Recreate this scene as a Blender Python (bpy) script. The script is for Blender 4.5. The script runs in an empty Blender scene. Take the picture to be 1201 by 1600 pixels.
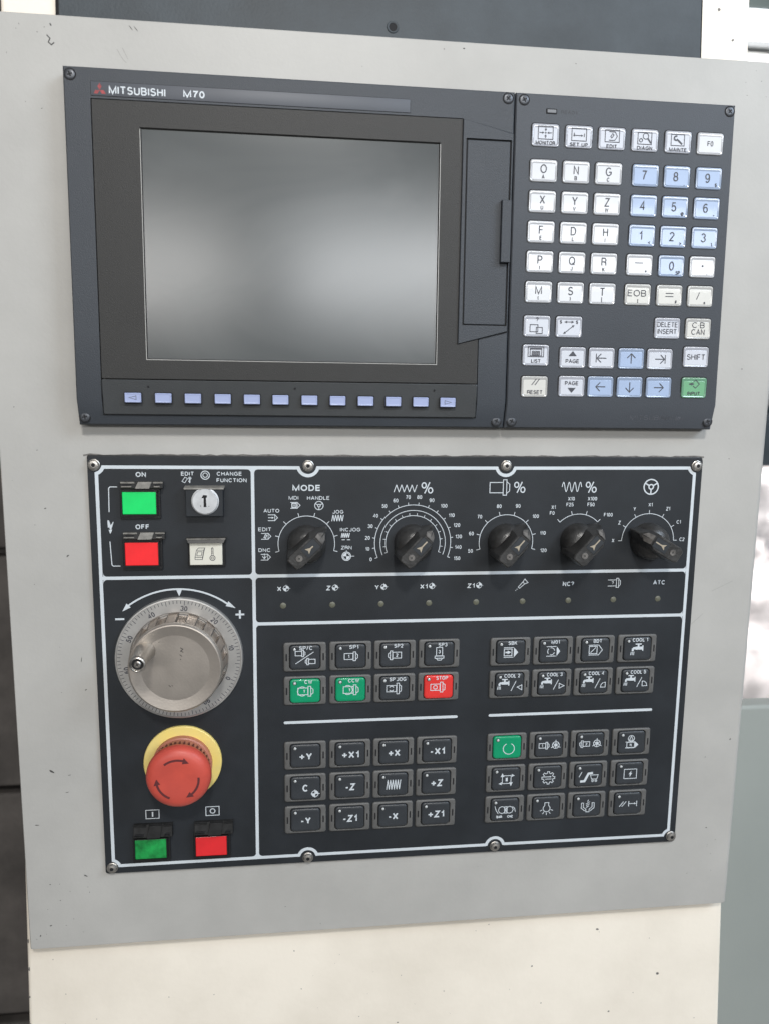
import bpy, bmesh, math, random
from mathutils import Matrix, Vector
rnd = random.Random(7)
PI = math.pi
sc = bpy.context.scene
col = sc.collection
R = math.radians
# ------------------------------------------------------------------ frame of the tilted pendant
# panel frame: x right, z up, d out towards the operator (mm); the pendant leans 5 degrees forward
TILT = R(5.0)
H0 = 1.30
PM = Matrix.Translation((0, 0, H0)) @ Matrix.Rotation(TILT, 4, 'X')
def P3(x, z, d=0.0): return Vector((x * .001, -d * .001, z * .001))
# ------------------------------------------------------------------ camera
CAMC = (128.378, 19.185, 488.795)          # x, z, d
ax = [(0.99335576, 0.01236308, 0.11441804), (0.00497824, 0.98866628, -0.15004733), (-0.11497631, 0.14961998, 0.9820358)]
bx_ = [Vector((a[0], -a[2], a[1])) for a in ax]
cm = Matrix(((bx_[0][0], bx_[1][0], bx_[2][0]), (bx_[0][1], bx_[1][1], bx_[2][1]), (bx_[0][2], bx_[1][2], bx_[2][2]))).to_4x4()
cd = bpy.data.cameras.new('camera'); cam = bpy.data.objects.new('camera', cd); col.objects.link(cam)
cam.matrix_world = PM @ Matrix.Translation(P3(*CAMC)) @ cm
cd.sensor_fit = 'VERTICAL'; cd.sensor_height = 36; cd.lens = 1196.6 / 1600 * 36
cd.clip_start = .02; cd.clip_end = 200
cd.dof.use_dof = True; cd.dof.focus_distance = .50; cd.dof.aperture_fstop = 8
sc.camera = cam
# ------------------------------------------------------------------ light
w = bpy.data.worlds.new('World'); sc.world = w; w.use_nodes = True
wn = w.node_tree; bg = wn.nodes['Background']
bg.inputs[1].default_value = 1.0
_tc = wn.nodes.new('ShaderNodeTexCoord'); _sx = wn.nodes.new('ShaderNodeSeparateXYZ'); _mr = wn.nodes.new('ShaderNodeMapRange'); _cr = wn.nodes.new('ShaderNodeValToRGB')
_mr.inputs[1].default_value = -1; _mr.inputs[2].default_value = 1
_cr.color_ramp.elements[0].position = .30; _cr.color_ramp.elements[0].color = (.05, .047, .044, 1)     # floor of the hall
_cr.color_ramp.elements[1].position = .72; _cr.color_ramp.elements[1].color = (.15, .165, .185, 1)      # its pale roof
wn.links.new(_tc.outputs['Generated'], _sx.inputs[0]); wn.links.new(_sx.outputs['Z'], _mr.inputs[0]); wn.links.new(_mr.outputs[0], _cr.inputs[0]); wn.links.new(_cr.outputs[0], bg.inputs[0])
def area(name, loc, target, sx, sy, power, color, spread=180):
    l = bpy.data.lights.new(name, 'AREA'); l.shape = 'RECTANGLE'; l.size = sx; l.size_y = sy
    l.energy = power; l.color = color; l.spread = R(spread)
    o = bpy.data.objects.new(name, l); col.objects.link(o); o.location = loc
    o.rotation_euler = (Vector(target) - Vector(loc)).to_track_quat('-Z', 'Y').to_euler()
    return o
TG = (.2, 0, 1.3)
area('ceiling_lamp', (.16, -1.35, 2.20), (.2, 0, 1.35), .16, .16, 14.5, (1, .97, .93))
area('window_light', (-1.65, -5.0, 1.90), (-1.6, 0, 1.4), 2.7, .50, 47, (1, .98, .95))
area('window_light', (1.75, -5.0, 1.93), (1.5, 0, 1.4), 3.3, .55, 70, (.97, .99, 1))
area('side_window_light', (1.55, -1.15, 2.25), (.46, 0, 1.5), .8, .8, 23, (.74, .86, 1))
area('yard_daylight', (3.2, .75, 3.0), (1.7, 1.55, .6), .9, .9, 55, (1, .95, .93), 70)
area('wall_fill_light', (4.6, 5.4, 5.9), (4.6, 7, 3.9), 1.2, .4, 130, (1, .98, .97))  # unseen fill light, added to brighten the far wall and sill
sc.view_settings.view_transform = 'Standard'; sc.view_settings.look = 'None'
sc.view_settings.exposure = 0.11; sc.view_settings.gamma = 1
sc.cycles.max_bounces = 8
# ------------------------------------------------------------------ materials
MATS = {}
def mat(name, c, rough=.5, metal=0.0, spec=.5, noise=0.0, nscale=40, bump=0.0, bscale=300, coat=0.0, emit=0.0, tint=None, stretch=None, rvar=0.0, sharp=None):
    if name in MATS: return MATS[name]
    m = bpy.data.materials.new(name); m.use_nodes = True; nt = m.node_tree; b = nt.nodes['Principled BSDF']
    b.inputs['Base Color'].default_value = (*c, 1); b.inputs['Roughness'].default_value = rough
    b.inputs['Metallic'].default_value = metal; b.inputs['Specular IOR Level'].default_value = spec
    b.inputs['Coat Weight'].default_value = coat
    if emit:
        b.inputs['Emission Color'].default_value = (*c, 1); b.inputs['Emission Strength'].default_value = emit
    tc = nt.nodes.new('ShaderNodeTexCoord'); mp = nt.nodes.new('ShaderNodeMapping'); nt.links.new(tc.outputs['Object'], mp.inputs[0])
    if stretch: mp.inputs['Scale'].default_value = stretch
    if noise:
        n = nt.nodes.new('ShaderNodeTexNoise'); n.inputs['Scale'].default_value = nscale; n.inputs['Detail'].default_value = 6; n.inputs['Roughness'].default_value = .62
        nt.links.new(mp.outputs[0], n.inputs['Vector'])
        r = nt.nodes.new('ShaderNodeValToRGB')
        lo, hi = sharp or (.32, .68)
        r.color_ramp.elements[0].position = lo; r.color_ramp.elements[1].position = hi
        t = tint or c
        r.color_ramp.elements[0].color = (*[max(0, v * (1 - noise)) for v in t], 1); r.color_ramp.elements[1].color = (*[min(1, v * (1 + noise * .5)) for v in c], 1)
        nt.links.new(n.outputs[0], r.inputs[0]); nt.links.new(r.outputs[0], b.inputs['Base Color'])
        if rvar:
            q = nt.nodes.new('ShaderNodeMapRange'); q.inputs[3].default_value = rough - rvar; q.inputs[4].default_value = rough + rvar
            nt.links.new(n.outputs[0], q.inputs[0]); nt.links.new(q.outputs[0], b.inputs['Roughness'])
        if emit: nt.links.new(r.outputs[0], b.inputs['Emission Color'])
    if bump:
        n2 = nt.nodes.new('ShaderNodeTexNoise'); n2.inputs['Scale'].default_value = bscale; n2.inputs['Detail'].default_value = 3
        nt.links.new(mp.outputs[0], n2.inputs['Vector'])
        bp = nt.nodes.new('ShaderNodeBump'); bp.inputs['Strength'].default_value = bump; bp.inputs['Distance'].default_value = .0006
        nt.links.new(n2.outputs[0], bp.inputs['Height']); nt.links.new(bp.outputs[0], b.inputs['Normal'])
    MATS[name] = m; return m
PAINT = mat('housing_paint', (.418, .408, .384), .52, noise=.10, nscale=13, bump=.12, bscale=420, rvar=.06)
PAINT_E = mat('bare_edge', (.62, .60, .56), .35, noise=.15, nscale=60)
CREAM = mat('cream_paint', (.79, .725, .625), .5, noise=.08, nscale=7, bump=.2, bscale=260, rvar=.1, tint=(.755, .685, .58), sharp=(.3, .6))
SLATE = mat('slate_plate_paint', (.055, .064, .071), .55, spec=.3, noise=.35, nscale=14, bump=.35, bscale=500, rvar=.1)
DPL = mat('display_plastic', (.045, .051, .060), .5, spec=.35, noise=.12, nscale=12, bump=.35, bscale=1800, rvar=.05)
KPL = mat('keyboard_plastic', (.058, .064, .074), .52, spec=.35, noise=.10, nscale=12, bump=.3, bscale=1800, rvar=.05)
BEZ = mat('bezel_plastic', (.027, .0265, .0255), .5, spec=.35, noise=.2, nscale=22, bump=.3, bscale=2200, rvar=.08)
SOFTP = mat('softkey_plastic', (.040, .043, .045), .45, noise=.15, nscale=20, bump=.25, bscale=2000)
NAME = mat('nameplate_film', (.070, .076, .090), .5, noise=.08, nscale=20)
GAP = mat('dark_gap', (.006, .006, .007), .8)
PANEL = mat('panel_film', (.018, .021, .025), .5, spec=.38, noise=.32, nscale=16, bump=.15, bscale=1500, rvar=.07)
WHITE = mat('white_print', (.56, .60, .63), .5, noise=.06, nscale=60)
DULL = mat('worn_print', (.028, .030, .036), .5)
KW = mat('white_key', (.62, .63, .65), .28, noise=.04, nscale=70, coat=.3)
KI = mat('ivory_key', (.60, .59, .55), .3, noise=.05, nscale=70, coat=.3)
KG = mat('grey_white_key', (.56, .58, .63), .3, noise=.05, nscale=70, coat=.3)
KB = mat('blue_key', (.34, .43, .60), .28, noise=.06, nscale=70, coat=.3)
KN = mat('green_input_key', (.15, .37, .20), .3, noise=.08, nscale=70, coat=.3)
SK = mat('lilac_softkey', (.33, .38, .58), .3, noise=.05, nscale=70, coat=.3)
INK = mat('key_ink', (.05, .052, .065), .5)
INKG = mat('faded_key_ink', (.20, .21, .25), .5)
FRM = mat('key_frame_rubber', (.108, .106, .102), .55, noise=.2, nscale=120, bump=.2, bscale=1500)
CAP = mat('dark_key_cap', (.032, .036, .041), .38, noise=.2, nscale=60, bump=.15, bscale=1500, rvar=.06)
CAPG = mat('green_key_cap', (.0, .27, .12), .34, noise=.1, nscale=60, coat=.2)
CAPR = mat('red_key_cap', (.68, .035, .03), .34, noise=.1, nscale=60, coat=.2)
LENSG = mat('lit_green_lens', (.01, .60, .13), .3, noise=.12, nscale=60, emit=.13, coat=.3)
LENSR = mat('lit_red_lens', (.80, .025, .03), .3, noise=.10, nscale=60, emit=.10, coat=.3)
LENSG2 = mat('grimy_green_lens', (.01, .26, .055), .4, noise=.65, nscale=110, emit=.08)
LENSR2 = mat('red_lens', (.66, .02, .025), .35, noise=.12, nscale=60, emit=.06, coat=.3)
LENSW = mat('cream_lens', (.66, .64, .56), .35, noise=.05, nscale=60, coat=.3)
BLK = mat('black_plastic', (.012, .012, .013), .33, noise=.3, nscale=80, bump=.2, bscale=900, rvar=.08)
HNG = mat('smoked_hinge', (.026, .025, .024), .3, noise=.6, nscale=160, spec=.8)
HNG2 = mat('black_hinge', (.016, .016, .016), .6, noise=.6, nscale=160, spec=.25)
HNGL = mat('pale_hinge_top', (.20, .19, .17), .45, noise=.5, nscale=160)  # paler grey for hinge blocks, lugs and hood ridges
STEEL = mat('steel', (.50, .475, .44), .38, metal=1, noise=.2, nscale=150, bump=.1, bscale=900, rvar=.08)
DIAL = mat('satin_dial', (.66, .645, .62), .36, metal=.8, noise=.10, nscale=60, rvar=.06, stretch=(1, 1, 1))
WSIDE = mat('dark_wheel_side', (.30, .25, .21), .45, metal=.6, noise=.35, nscale=60, rvar=.08)  # side of the hand knob, darker and browner than its face
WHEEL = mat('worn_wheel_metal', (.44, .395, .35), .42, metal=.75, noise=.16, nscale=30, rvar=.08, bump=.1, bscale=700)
ALU = mat('lock_face', (.60, .61, .62), .4, metal=.35, noise=.15, nscale=200)
DSC = mat('blackened_screw', (.085, .09, .10), .38, metal=.5, noise=.4, nscale=250)
YEL = mat('yellow_ring', (.80, .62, .16), .45, noise=.08, nscale=40, tint=(.74, .60, .24))
RED = mat('red_mushroom', (.54, .075, .05), .45, noise=.12, nscale=35, tint=(.50, .07, .05), rvar=.06)
REDD = mat('dark_red_print', (.10, .018, .02), .6)
REDC = mat('brown_red_collar', (.42, .15, .10), .45, noise=.2, nscale=60)
KNB = mat('knob_plastic', (.030, .029, .028), .36, noise=.45, nscale=130, bump=.3, bscale=900, rvar=.1, spec=.6)
WEAR_HI = mat('knob_wear_highlight', (.15, .14, .13), .4, noise=.5, nscale=250)  # grey of worn plastic plus the highlight painted onto knob tips
LEDM = mat('unlit_led', (.12, .12, .088), .35, noise=.3, nscale=500)
LAMP = mat('clear_lamp', (.50, .52, .52), .15, noise=.3, nscale=600, coat=.6)
LOGO = mat('faded_red_logo', (.30, .035, .04), .5, noise=.4, nscale=400)
GOLD = mat('pointer_foil', (.62, .54, .42), .35, metal=.6, noise=.15, nscale=300)
CHIP = mat('paint_chip', (.06, .058, .055), .7, noise=.5, nscale=900)
SMUG = mat('edge_grime', (.16, .15, .14), .75, noise=.6, nscale=300)
def screen_mat():
    m = bpy.data.materials.new('matte_lcd'); m.use_nodes = True; nt = m.node_tree; b = nt.nodes['Principled BSDF']
    b.inputs['Base Color'].default_value = (.055, .062, .064, 1); b.inputs['Roughness'].default_value = .2
    b.inputs['Specular IOR Level'].default_value = .78
    tc = nt.nodes.new('ShaderNodeTexCoord'); mp = nt.nodes.new('ShaderNodeMapping'); mp.inputs['Scale'].default_value = (6, 1, 13); mp.inputs['Rotation'].default_value = (0, .5, 0)
    n = nt.nodes.new('ShaderNodeTexNoise'); n.inputs['Scale'].default_value = 1.3; n.inputs['Detail'].default_value = 3; n.inputs['Distortion'].default_value = 1.2
    nt.links.new(tc.outputs['Object'], mp.inputs[0]); nt.links.new(mp.outputs[0], n.inputs['Vector'])
    q = nt.nodes.new('ShaderNodeMapRange'); q.inputs[1].default_value = .3; q.inputs[2].default_value = .7; q.inputs[3].default_value = .20; q.inputs[4].default_value = .225
    nt.links.new(n.outputs[0], q.inputs[0]); nt.links.new(q.outputs[0], b.inputs['Roughness'])
    r = nt.nodes.new('ShaderNodeValToRGB'); r.color_ramp.elements[0].position = .35; r.color_ramp.elements[1].position = .65  # wispy reflection put into the screen colour as faint noise
    r.color_ramp.elements[0].color = (.034, .040, .041, 1); r.color_ramp.elements[1].color = (.050, .057, .058, 1)
    nt.links.new(n.outputs[0], r.inputs[0]); nt.links.new(r.outputs[0], b.inputs['Base Color'])
    return m
SCREEN = screen_mat()
# ------------------------------------------------------------------ stroke letters (plain grotesque drawn as centre lines)
def _e(cx, cy, rx, ry, a0, a1, n=None):
    n = n or max(3, int(abs(a1 - a0) / 20)); return [(cx + rx * math.cos(R(a0 + (a1 - a0) * i / n)), cy + ry * math.sin(R(a0 + (a1 - a0) * i / n))) for i in range(n + 1)]
GL = {
 'A': (.66, [[(0, 0), (.33, 1), (.66, 0)], [(.12, .34), (.54, .34)]]),
 'B': (.58, [[(0, 0), (0, 1), (.32, 1)] + _e(.32, .76, .23, .24, 90, -90) + [(0, .52)], [(.32, .52)] + _e(.33, .26, .25, .26, 90, -90) + [(0, 0)]]),
 'C': (.66, [_e(.35, .5, .35, .5, 42, 318, 16)]),
 'D': (.62, [[(0, 0), (0, 1), (.28, 1)] + _e(.28, .5, .34, .5, 90, -90, 10) + [(0, 0)]]),
 'E': (.52, [[(.52, 0), (0, 0), (0, 1), (.52, 1)], [(0, .53), (.48, .53)]]),
 'F': (.50, [[(0, 0), (0, 1), (.50, 1)], [(0, .52), (.44, .52)]]),
 'G': (.70, [_e(.36, .5, .36, .5, 42, 330, 16) + [(.70, .25), (.70, .45), (.40, .45)]]),
 'H': (.58, [[(0, 0), (0, 1)], [(.58, 0), (.58, 1)], [(0, .53), (.58, .53)]]),
 'I': (.0, [[(0, 0), (0, 1)]]),
 'J': (.42, [[(.42, 1), (.42, .24)] + _e(.21, .23, .21, .23, 0, -180)]),
 'K': (.60, [[(0, 0), (0, 1)], [(.56, 1), (0, .38)], [(.21, .60), (.60, 0)]]),
 'L': (.46, [[(0, 1), (0, 0), (.46, 0)]]),
 'M': (.80, [[(0, 0), (0, 1), (.40, .0), (.80, 1), (.80, 0)]]),
 'N': (.58, [[(0, 0), (0, 1), (.58, 0), (.58, 1)]]),
 'O': (.74, [_e(.37, .5, .37, .5, 0, 360, 22)]),
 'P': (.54, [[(0, 0), (0, 1), (.30, 1)] + _e(.30, .73, .25, .27, 90, -90) + [(0, .46)]]),
 'Q': (.74, [_e(.37, .5, .37, .5, 0, 360, 22), [(.46, .22), (.74, -.05)]]),
 'R': (.58, [[(0, 0), (0, 1), (.32, 1)] + _e(.32, .75, .24, .25, 90, -90) + [(0, .50)], [(.30, .50), (.56, .38), (.58, 0)]]),
 'S': (.56, [_e(.28, .75, .25, .25, 25, 180, 8) + [(.07, .60), (.48, .46)] + _e(.28, .27, .28, .27, 20, -160, 9)]),
 'T': (.60, [[(0, 1), (.60, 1)], [(.30, 1), (.30, 0)]]),
 'U': (.58, [[(0, 1), (0, .28)] + _e(.29, .28, .29, .28, 180, 360, 9) + [(.58, 1)]]),
 'V': (.62, [[(0, 1), (.31, 0), (.62, 1)]]),
 'W': (.88, [[(0, 1), (.22, 0), (.44, .95), (.66, 0), (.88, 1)]]),
 'X': (.60, [[(0, 0), (.60, 1)], [(0, 1), (.60, 0)]]),
 'Y': (.62, [[(0, 1), (.31, .44), (.62, 1)], [(.31, .44), (.31, 0)]]),
 'Z': (.56, [[(.02, 1), (.56, 1), (0, 0), (.56, 0)]]),
 '0': (.50, [_e(.25, .5, .25, .5, 0, 360, 18)]),
 '1': (.26, [[(0, .74), (.16, .80), (.26, 1), (.26, 0)]]),
 '2': (.50, [_e(.25, .74, .25, .26, 170, -20, 9) + [(.0, .02), (0, 0), (.50, 0)]]),
 '3': (.50, [_e(.25, .755, .22, .245, 165, -80, 9), _e(.24, .27, .26, .27, 85, -165, 10)]),
 '4': (.52, [[(.40, 0), (.40, 1), (0, .28), (.52, .28)]]),
 '5': (.50, [[(.46, 1), (.10, 1), (.04, .50)] + _e(.24, .32, .26, .32, 125, -160, 10)]),
 '6': (.50, [_e(.26, .31, .24, .31, 0, 360, 14), _e(.27, .5, .27, .5, 48, 185, 8) + [(.02, .31)]]),
 '7': (.48, [[(0, 1), (.48, 1), (.26, .5), (.16, 0)]]),
 '8': (.50, [_e(.25, .76, .21, .24, 0, 360, 14), _e(.25, .27, .25, .27, 0, 360, 14)]),
 '9': (.50, [_e(.24, .69, .24, .31, 0, 360, 14), _e(.23, .5, .27, .5, -132, 5, 8) + [(.49, .69)]]),
 '+': (.58, [[(0, .44), (.62, .44)], [(.31, .06), (.31, .82)]]),
 '-': (.30, [[(0, .38), (.30, .38)]]),
 '/': (.34, [[(0, -.05), (.34, 1.05)]]), '\\': (.34, [[(0, 1.05), (.34, -.05)]]),
 '.': (.02, [[(0, 0), (.02, .02)]]), ',': (.06, [[(.06, .06), (.06, -.02), (0, -.16)]]),
 '?': (.46, [_e(.23, .76, .23, .24, 175, -40, 8) + [(.23, .40), (.23, .27)], [(.23, .0), (.23, .04)]]),
 '(': (.16, [_e(.30, .45, .30, .62, 125, 235, 6)]), ')': (.16, [_e(-.14, .45, .30, .62, 55, -55, 6)]),
 '[': (.16, [[(.16, 1.05), (0, 1.05), (0, -.15), (.16, -.15)]]), ']': (.16, [[(0, 1.05), (.16, 1.05), (.16, -.15), (0, -.15)]]),
 '<': (.5, [[(.5, .75), (0, .42), (.5, .1)]]), '>': (.5, [[(0, .75), (.5, .42), (0, .1)]]), '~': (.5, [[(0, .35), (.12, .45), (.37, .32), (.5, .42)]]),
 '$': (.50, [_e(.25, .73, .23, .22, 25, 180, 8) + [(.07, .59), (.43, .46)] + _e(.25, .27, .25, .25, 20, -160, 9), [(.25, -.1), (.25, 1.1)]]),
 '#': (.6, [[(.14, 0), (.24, 1)], [(.38, 0), (.48, 1)], [(0, .33), (.56, .33)], [(.06, .68), (.6, .68)]]),
 '@': (.8, [_e(.4, .45, .4, .5, -60, 300, 16), _e(.4, .45, .18, .22, 0, 360, 10)]),
 '*': (.5, [[(.25, .1), (.25, .9)], [(0, .3), (.5, .7)], [(0, .7), (.5, .3)]]),
 '·': (.02, [[(0, .42), (0, .5)]]),
 '%': (1.06, [_e(.22, .74, .2, .25, 0, 360, 14), _e(.84, .26, .2, .25, 0, 360, 14), [(.28, -.03), (.76, 1.03)]]),
}
# ------------------------------------------------------------------ geometry collector (coordinates x, z, d in mm)
def rr(x0, x1, z0, z1, r=0, n=4):
    """rounded rectangle loop, counter-clockwise seen from the front"""
    if r <= 0: return [(x0, z0), (x1, z0), (x1, z1), (x0, z1)]
    r = min(r, (x1 - x0) / 2 - 1e-3, (z1 - z0) / 2 - 1e-3)
    L = []
    for cx, cz, a in ((x1 - r, z0 + r, -90), (x1 - r, z1 - r, 0), (x0 + r, z1 - r, 90), (x0 + r, z0 + r, 180)):
        for i in range(n + 1):
            t = R(a + 90 * i / n); L.append((cx + r * math.cos(t), cz + r * math.sin(t)))
    return L
def circ(cx, cz, r, n=32, a0=0): return [(cx + r * math.cos(a0 + 2 * PI * i / n), cz + r * math.sin(a0 + 2 * PI * i / n)) for i in range(n)]
class G:
    def __init__(s): s.v = []; s.f = []; s.t = (0, 0, 0, 1); s.k = 0; s.base = 0; s.smooth = True; s.df = None; s.minw = 0
    def at(s, x, z, rot=0, sc=1): s.t = (x, z, R(rot), sc); return s
    def _p(s, x, z):
        cx, cz, a, k = s.t; x *= k; z *= k
        return cx + x * math.cos(a) - z * math.sin(a), cz + x * math.sin(a) + z * math.cos(a)
    def add(s, vs, fs):
        o = len(s.v); s.v += vs; s.f += [tuple(i + o for i in f) for f in fs]
    def loft(s, loops, cap0=False, cap1=True, ring=False):
        n = len(loops[0]); vs = [p for L in loops for p in L]; fs = []
        for j in range(len(loops) - 1):
            for i in range(n):
                a, b = j * n + i, j * n + (i + 1) % n
                fs.append((a, b, b + n, a + n))
        if cap0: fs.append(tuple(reversed(range(n))))
        if cap1: fs.append(tuple(range((len(loops) - 1) * n, len(loops) * n)))
        s.add(vs, fs); return s
    def plate(s, x0, x1, z0, z1, d0, d1, r=0, bev=.4, n=4, back=False):
        f = lambda e, d: [(x, z, d) for x, z in rr(x0 + e, x1 - e, z0 + e, z1 - e, max(r - e, 0.01 if r else 0), n)]
        L = [f(0, d0), f(0, d1 - bev)]
        if bev: L += [f(bev * .3, d1 - bev * .3), f(bev, d1)]
        return s.loft(L, back, True)
    def dish(s, x0, x1, z0, z1, d0, d1, r, bev, wall, sink, n=4):
        f = lambda e, d: [(x, z, d) for x, z in rr(x0 + e, x1 - e, z0 + e, z1 - e, max(r - e * .7, .25), n)]
        return s.loft([f(0, d0), f(0, d1 - bev), f(bev, d1), f(bev + .35, d1), f(wall, d1 - sink)])
    def lathe(s, cx, cz, prof, n=40, cap=True, a0=0):
        return s.loft([[(x, z, d) for x, z in circ(cx, cz, max(r, .001), n, a0)] for r, d in prof], False, cap)
    def box(s, x0, x1, z0, z1, d0, d1): return s.loft([[(x, z, d) for x, z in rr(x0, x1, z0, z1)] for d in (d0, d1)], True, True)
    def ringplate(s, out, inn, d0, d1, dinn):
        # frame: outer wall, front ring, inner wall to dinn
        return s.loft([[(x, z, d0) for x, z in out], [(x, z, d1) for x, z in out], [(x, z, d1) for x, z in inn], [(x, z, dinn) for x, z in inn]], False, False)
    # ---- flat print
    def _fl(s, pts, fs):
        s.k = (s.k + 1) % 12; d = s.base + s.k * .008
        P = [s._p(*p) for p in pts]
        out = []
        for f in fs:
            A = sum(P[f[i]][0] * P[f[(i + 1) % len(f)]][1] - P[f[(i + 1) % len(f)]][0] * P[f[i]][1] for i in range(len(f)))
            if abs(A) < 1e-9: continue
            out.append(f if A > 0 else tuple(reversed(f)))
        s.add([(x, z, d + (s.df(x, z) if s.df else 0)) for x, z in P], out); return s
    def poly(s, *pts): return s._fl(list(pts), [tuple(range(len(pts)))])
    def line(s, w, *pts, close=False, cap=False):
        w = max(w, s.minw)
        pts = list(pts); n = len(pts); L = []; Rr = []
        for i in range(n):
            if close: a, b, c = pts[i - 1], pts[i], pts[(i + 1) % n]
            else: a, b, c = pts[max(i - 1, 0)], pts[i], pts[min(i + 1, n - 1)]
            d1 = Vector((b[0] - a[0], b[1] - a[1])); d2 = Vector((c[0] - b[0], c[1] - b[1]))
            if d1.length < 1e-9: d1 = d2.copy()
            if d2.length < 1e-9: d2 = d1.copy()
            d1.normalize(); d2.normalize(); t = d1 + d2
            if t.length < 1e-6: t = d1.copy()
            t.normalize(); nn = Vector((-t.y, t.x)); q = max(.45, nn.dot(Vector((-d1.y, d1.x))))
            h = w / 2 / q; L.append((b[0] + nn.x * h, b[1] + nn.y * h)); Rr.append((b[0] - nn.x * h, b[1] - nn.y * h))
        m = n if close else n - 1
        fs = [(i, (i + 1) % n, n + (i + 1) % n, n + i) for i in range(m)]
        s._fl(L + Rr, fs)
        if cap:
            for p in (pts[0], pts[-1]): s.disc(p[0], p[1], w / 2, 10)
        return s
    def arc(s, w, cx, cz, r, a0, a1, n=None, cap=False):
        n = n or max(4, int(abs(a1 - a0) / 9))
        return s.line(w, *[(cx + r * math.cos(R(a0 + (a1 - a0) * i / n)), cz + r * math.sin(R(a0 + (a1 - a0) * i / n))) for i in range(n + 1)], cap=cap)
    def circle(s, w, cx, cz, r, n=24): return s.line(w, *circ(cx, cz, r, n), close=True)
    def disc(s, cx, cz, r, n=16): return s.poly(*circ(cx, cz, r, n))
    def rect(s, w, x0, x1, z0, z1): return s.line(w, (x0, z0), (x1, z0), (x1, z1), (x0, z1), close=True)
    def fill(s, x0, x1, z0, z1): return s.poly((x0, z0), (x1, z0), (x1, z1), (x0, z1))
    def text(s, st, x, z, h, bold=.0, al='c', wid=None, wt=None):
        """cap height h, (x, z) = middle of the caps; wid = full width"""
        w = wt or (.20 if bold >= .025 else .18 if bold > 0.01 else .16 if bold > 0 else .13)
        w = max(w, min(.18, .36 / h)) if not wt else w
        sp = .15 if bold < .025 else .14
        tot = 0; pos = []
        for ch in st:
            if ch == ' ': tot += .38; pos.append(None); continue
            pos.append(tot); tot += GL[ch][0] * (1 - w) * 1.04 + w + sp - .06
        tot -= sp - .06; kz = h; kx = h if not wid else wid / tot; kx = max(kx, h * .55)
        x0 = x - tot * kx / 2 if al == 'c' else (x if al == 'l' else x - tot * kx)
        for ch, p in zip(st, pos):
            if p is None: continue
            for L in GL[ch][1]:
                q = [(x0 + (p + w / 2 + gx * (1 - w) * 1.04) * kx, z - h / 2 + (w / 2 + gz * (1 - w)) * kz) for gx, gz in L]
                cl = len(q) > 8 and math.hypot(q[0][0] - q[-1][0], q[0][1] - q[-1][1]) < 1e-6
                if cl: q = q[:-1]
                s.line(w * h, *q, close=cl)
        return s
    def arrow(s, w, x0, z0, x1, z1, hw=1.6, hl=None):
        hl = hl or hw; d = Vector((x1 - x0, z1 - z0)); d.normalize(); n = Vector((-d.y, d.x)) * hw / 2; t = Vector((x1, z1)); b = t - d * hl
        s.line(w, (x0, z0), (b.x + d.x * .1, b.y + d.y * .1)); return s.poly((b.x + n.x, b.y + n.y), (b.x - n.x, b.y - n.y), (t.x, t.y))
    def varrow(s, w, x0, z0, x1, z1, h=1.6):
        d = Vector((x1 - x0, z1 - z0)); d.normalize(); n = Vector((-d.y, d.x)); t = Vector((x1, z1)); a = t - d * h + n * h; b = t - d * h - n * h
        s.line(w, (x0, z0), (x1, z1)); return s.line(w, (a.x, a.y), (t.x, t.y), (b.x, b.y))
    def mesh(s, name, m, o=(0, 0, 0), fixn=False, angle=35):
        me = bpy.data.meshes.new(name)
        me.from_pydata([((x - o[0]) * .001, -(d - o[2]) * .001, (z - o[1]) * .001) for x, z, d in s.v], [], s.f)
        if fixn:
            bm = bmesh.new(); bm.from_mesh(me); bmesh.ops.recalc_face_normals(bm, faces=bm.faces); bm.to_mesh(me); bm.free()
        me.materials.append(m)
        me.polygons.foreach_set('use_smooth', [True] * len(me.polygons)); me.set_sharp_from_angle(angle=R(angle))
        at_ = me.attributes.get('sharp_edge') or me.attributes.new('sharp_edge', 'BOOLEAN', 'EDGE')
        ek = {}
        for p in me.polygons:
            if len(p.vertices) > 7:
                for k_ in p.edge_keys: ek[k_] = 1
        if ek:
            for e_ in me.edges:
                if tuple(sorted(e_.vertices)) in ek: at_.data[e_.index].value = True
        me.update()
        return me
OFF = {}
def thing(name, label, cat, o=(0, 0, 0), group=None):
    e = bpy.data.objects.new(name, None); col.objects.link(e); e.empty_display_size = .02
    e.matrix_world = PM @ Matrix.Translation(P3(*o)); OFF[e.name] = o
    e['label'] = label; e['category'] = cat
    if group: e['group'] = group
    return e
def link(name, me, parent, o, label=None):
    ob = bpy.data.objects.new(name, me); col.objects.link(ob); ob.parent = parent; po = OFF[parent.name]
    ob.location = P3(o[0] - po[0], o[1] - po[1], o[2] - po[2]); OFF[ob.name] = o
    if label: ob['label'] = label
    return ob
def part(name, g, m, parent, o=None, label=None, **k):
    o = o or OFF[parent.name]
    return link(name, g.mesh(name, m, o, **k), parent, o, label)
def conv(x, z, h, ref=2.0):
    """a point sighted on the plane d = ref, moved along the sight line to d = h"""
    q = (CAMC[2] - h) / (CAMC[2] - ref)
    return CAMC[0] + (x - CAMC[0]) * q, CAMC[1] + (z - CAMC[1]) * q
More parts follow.
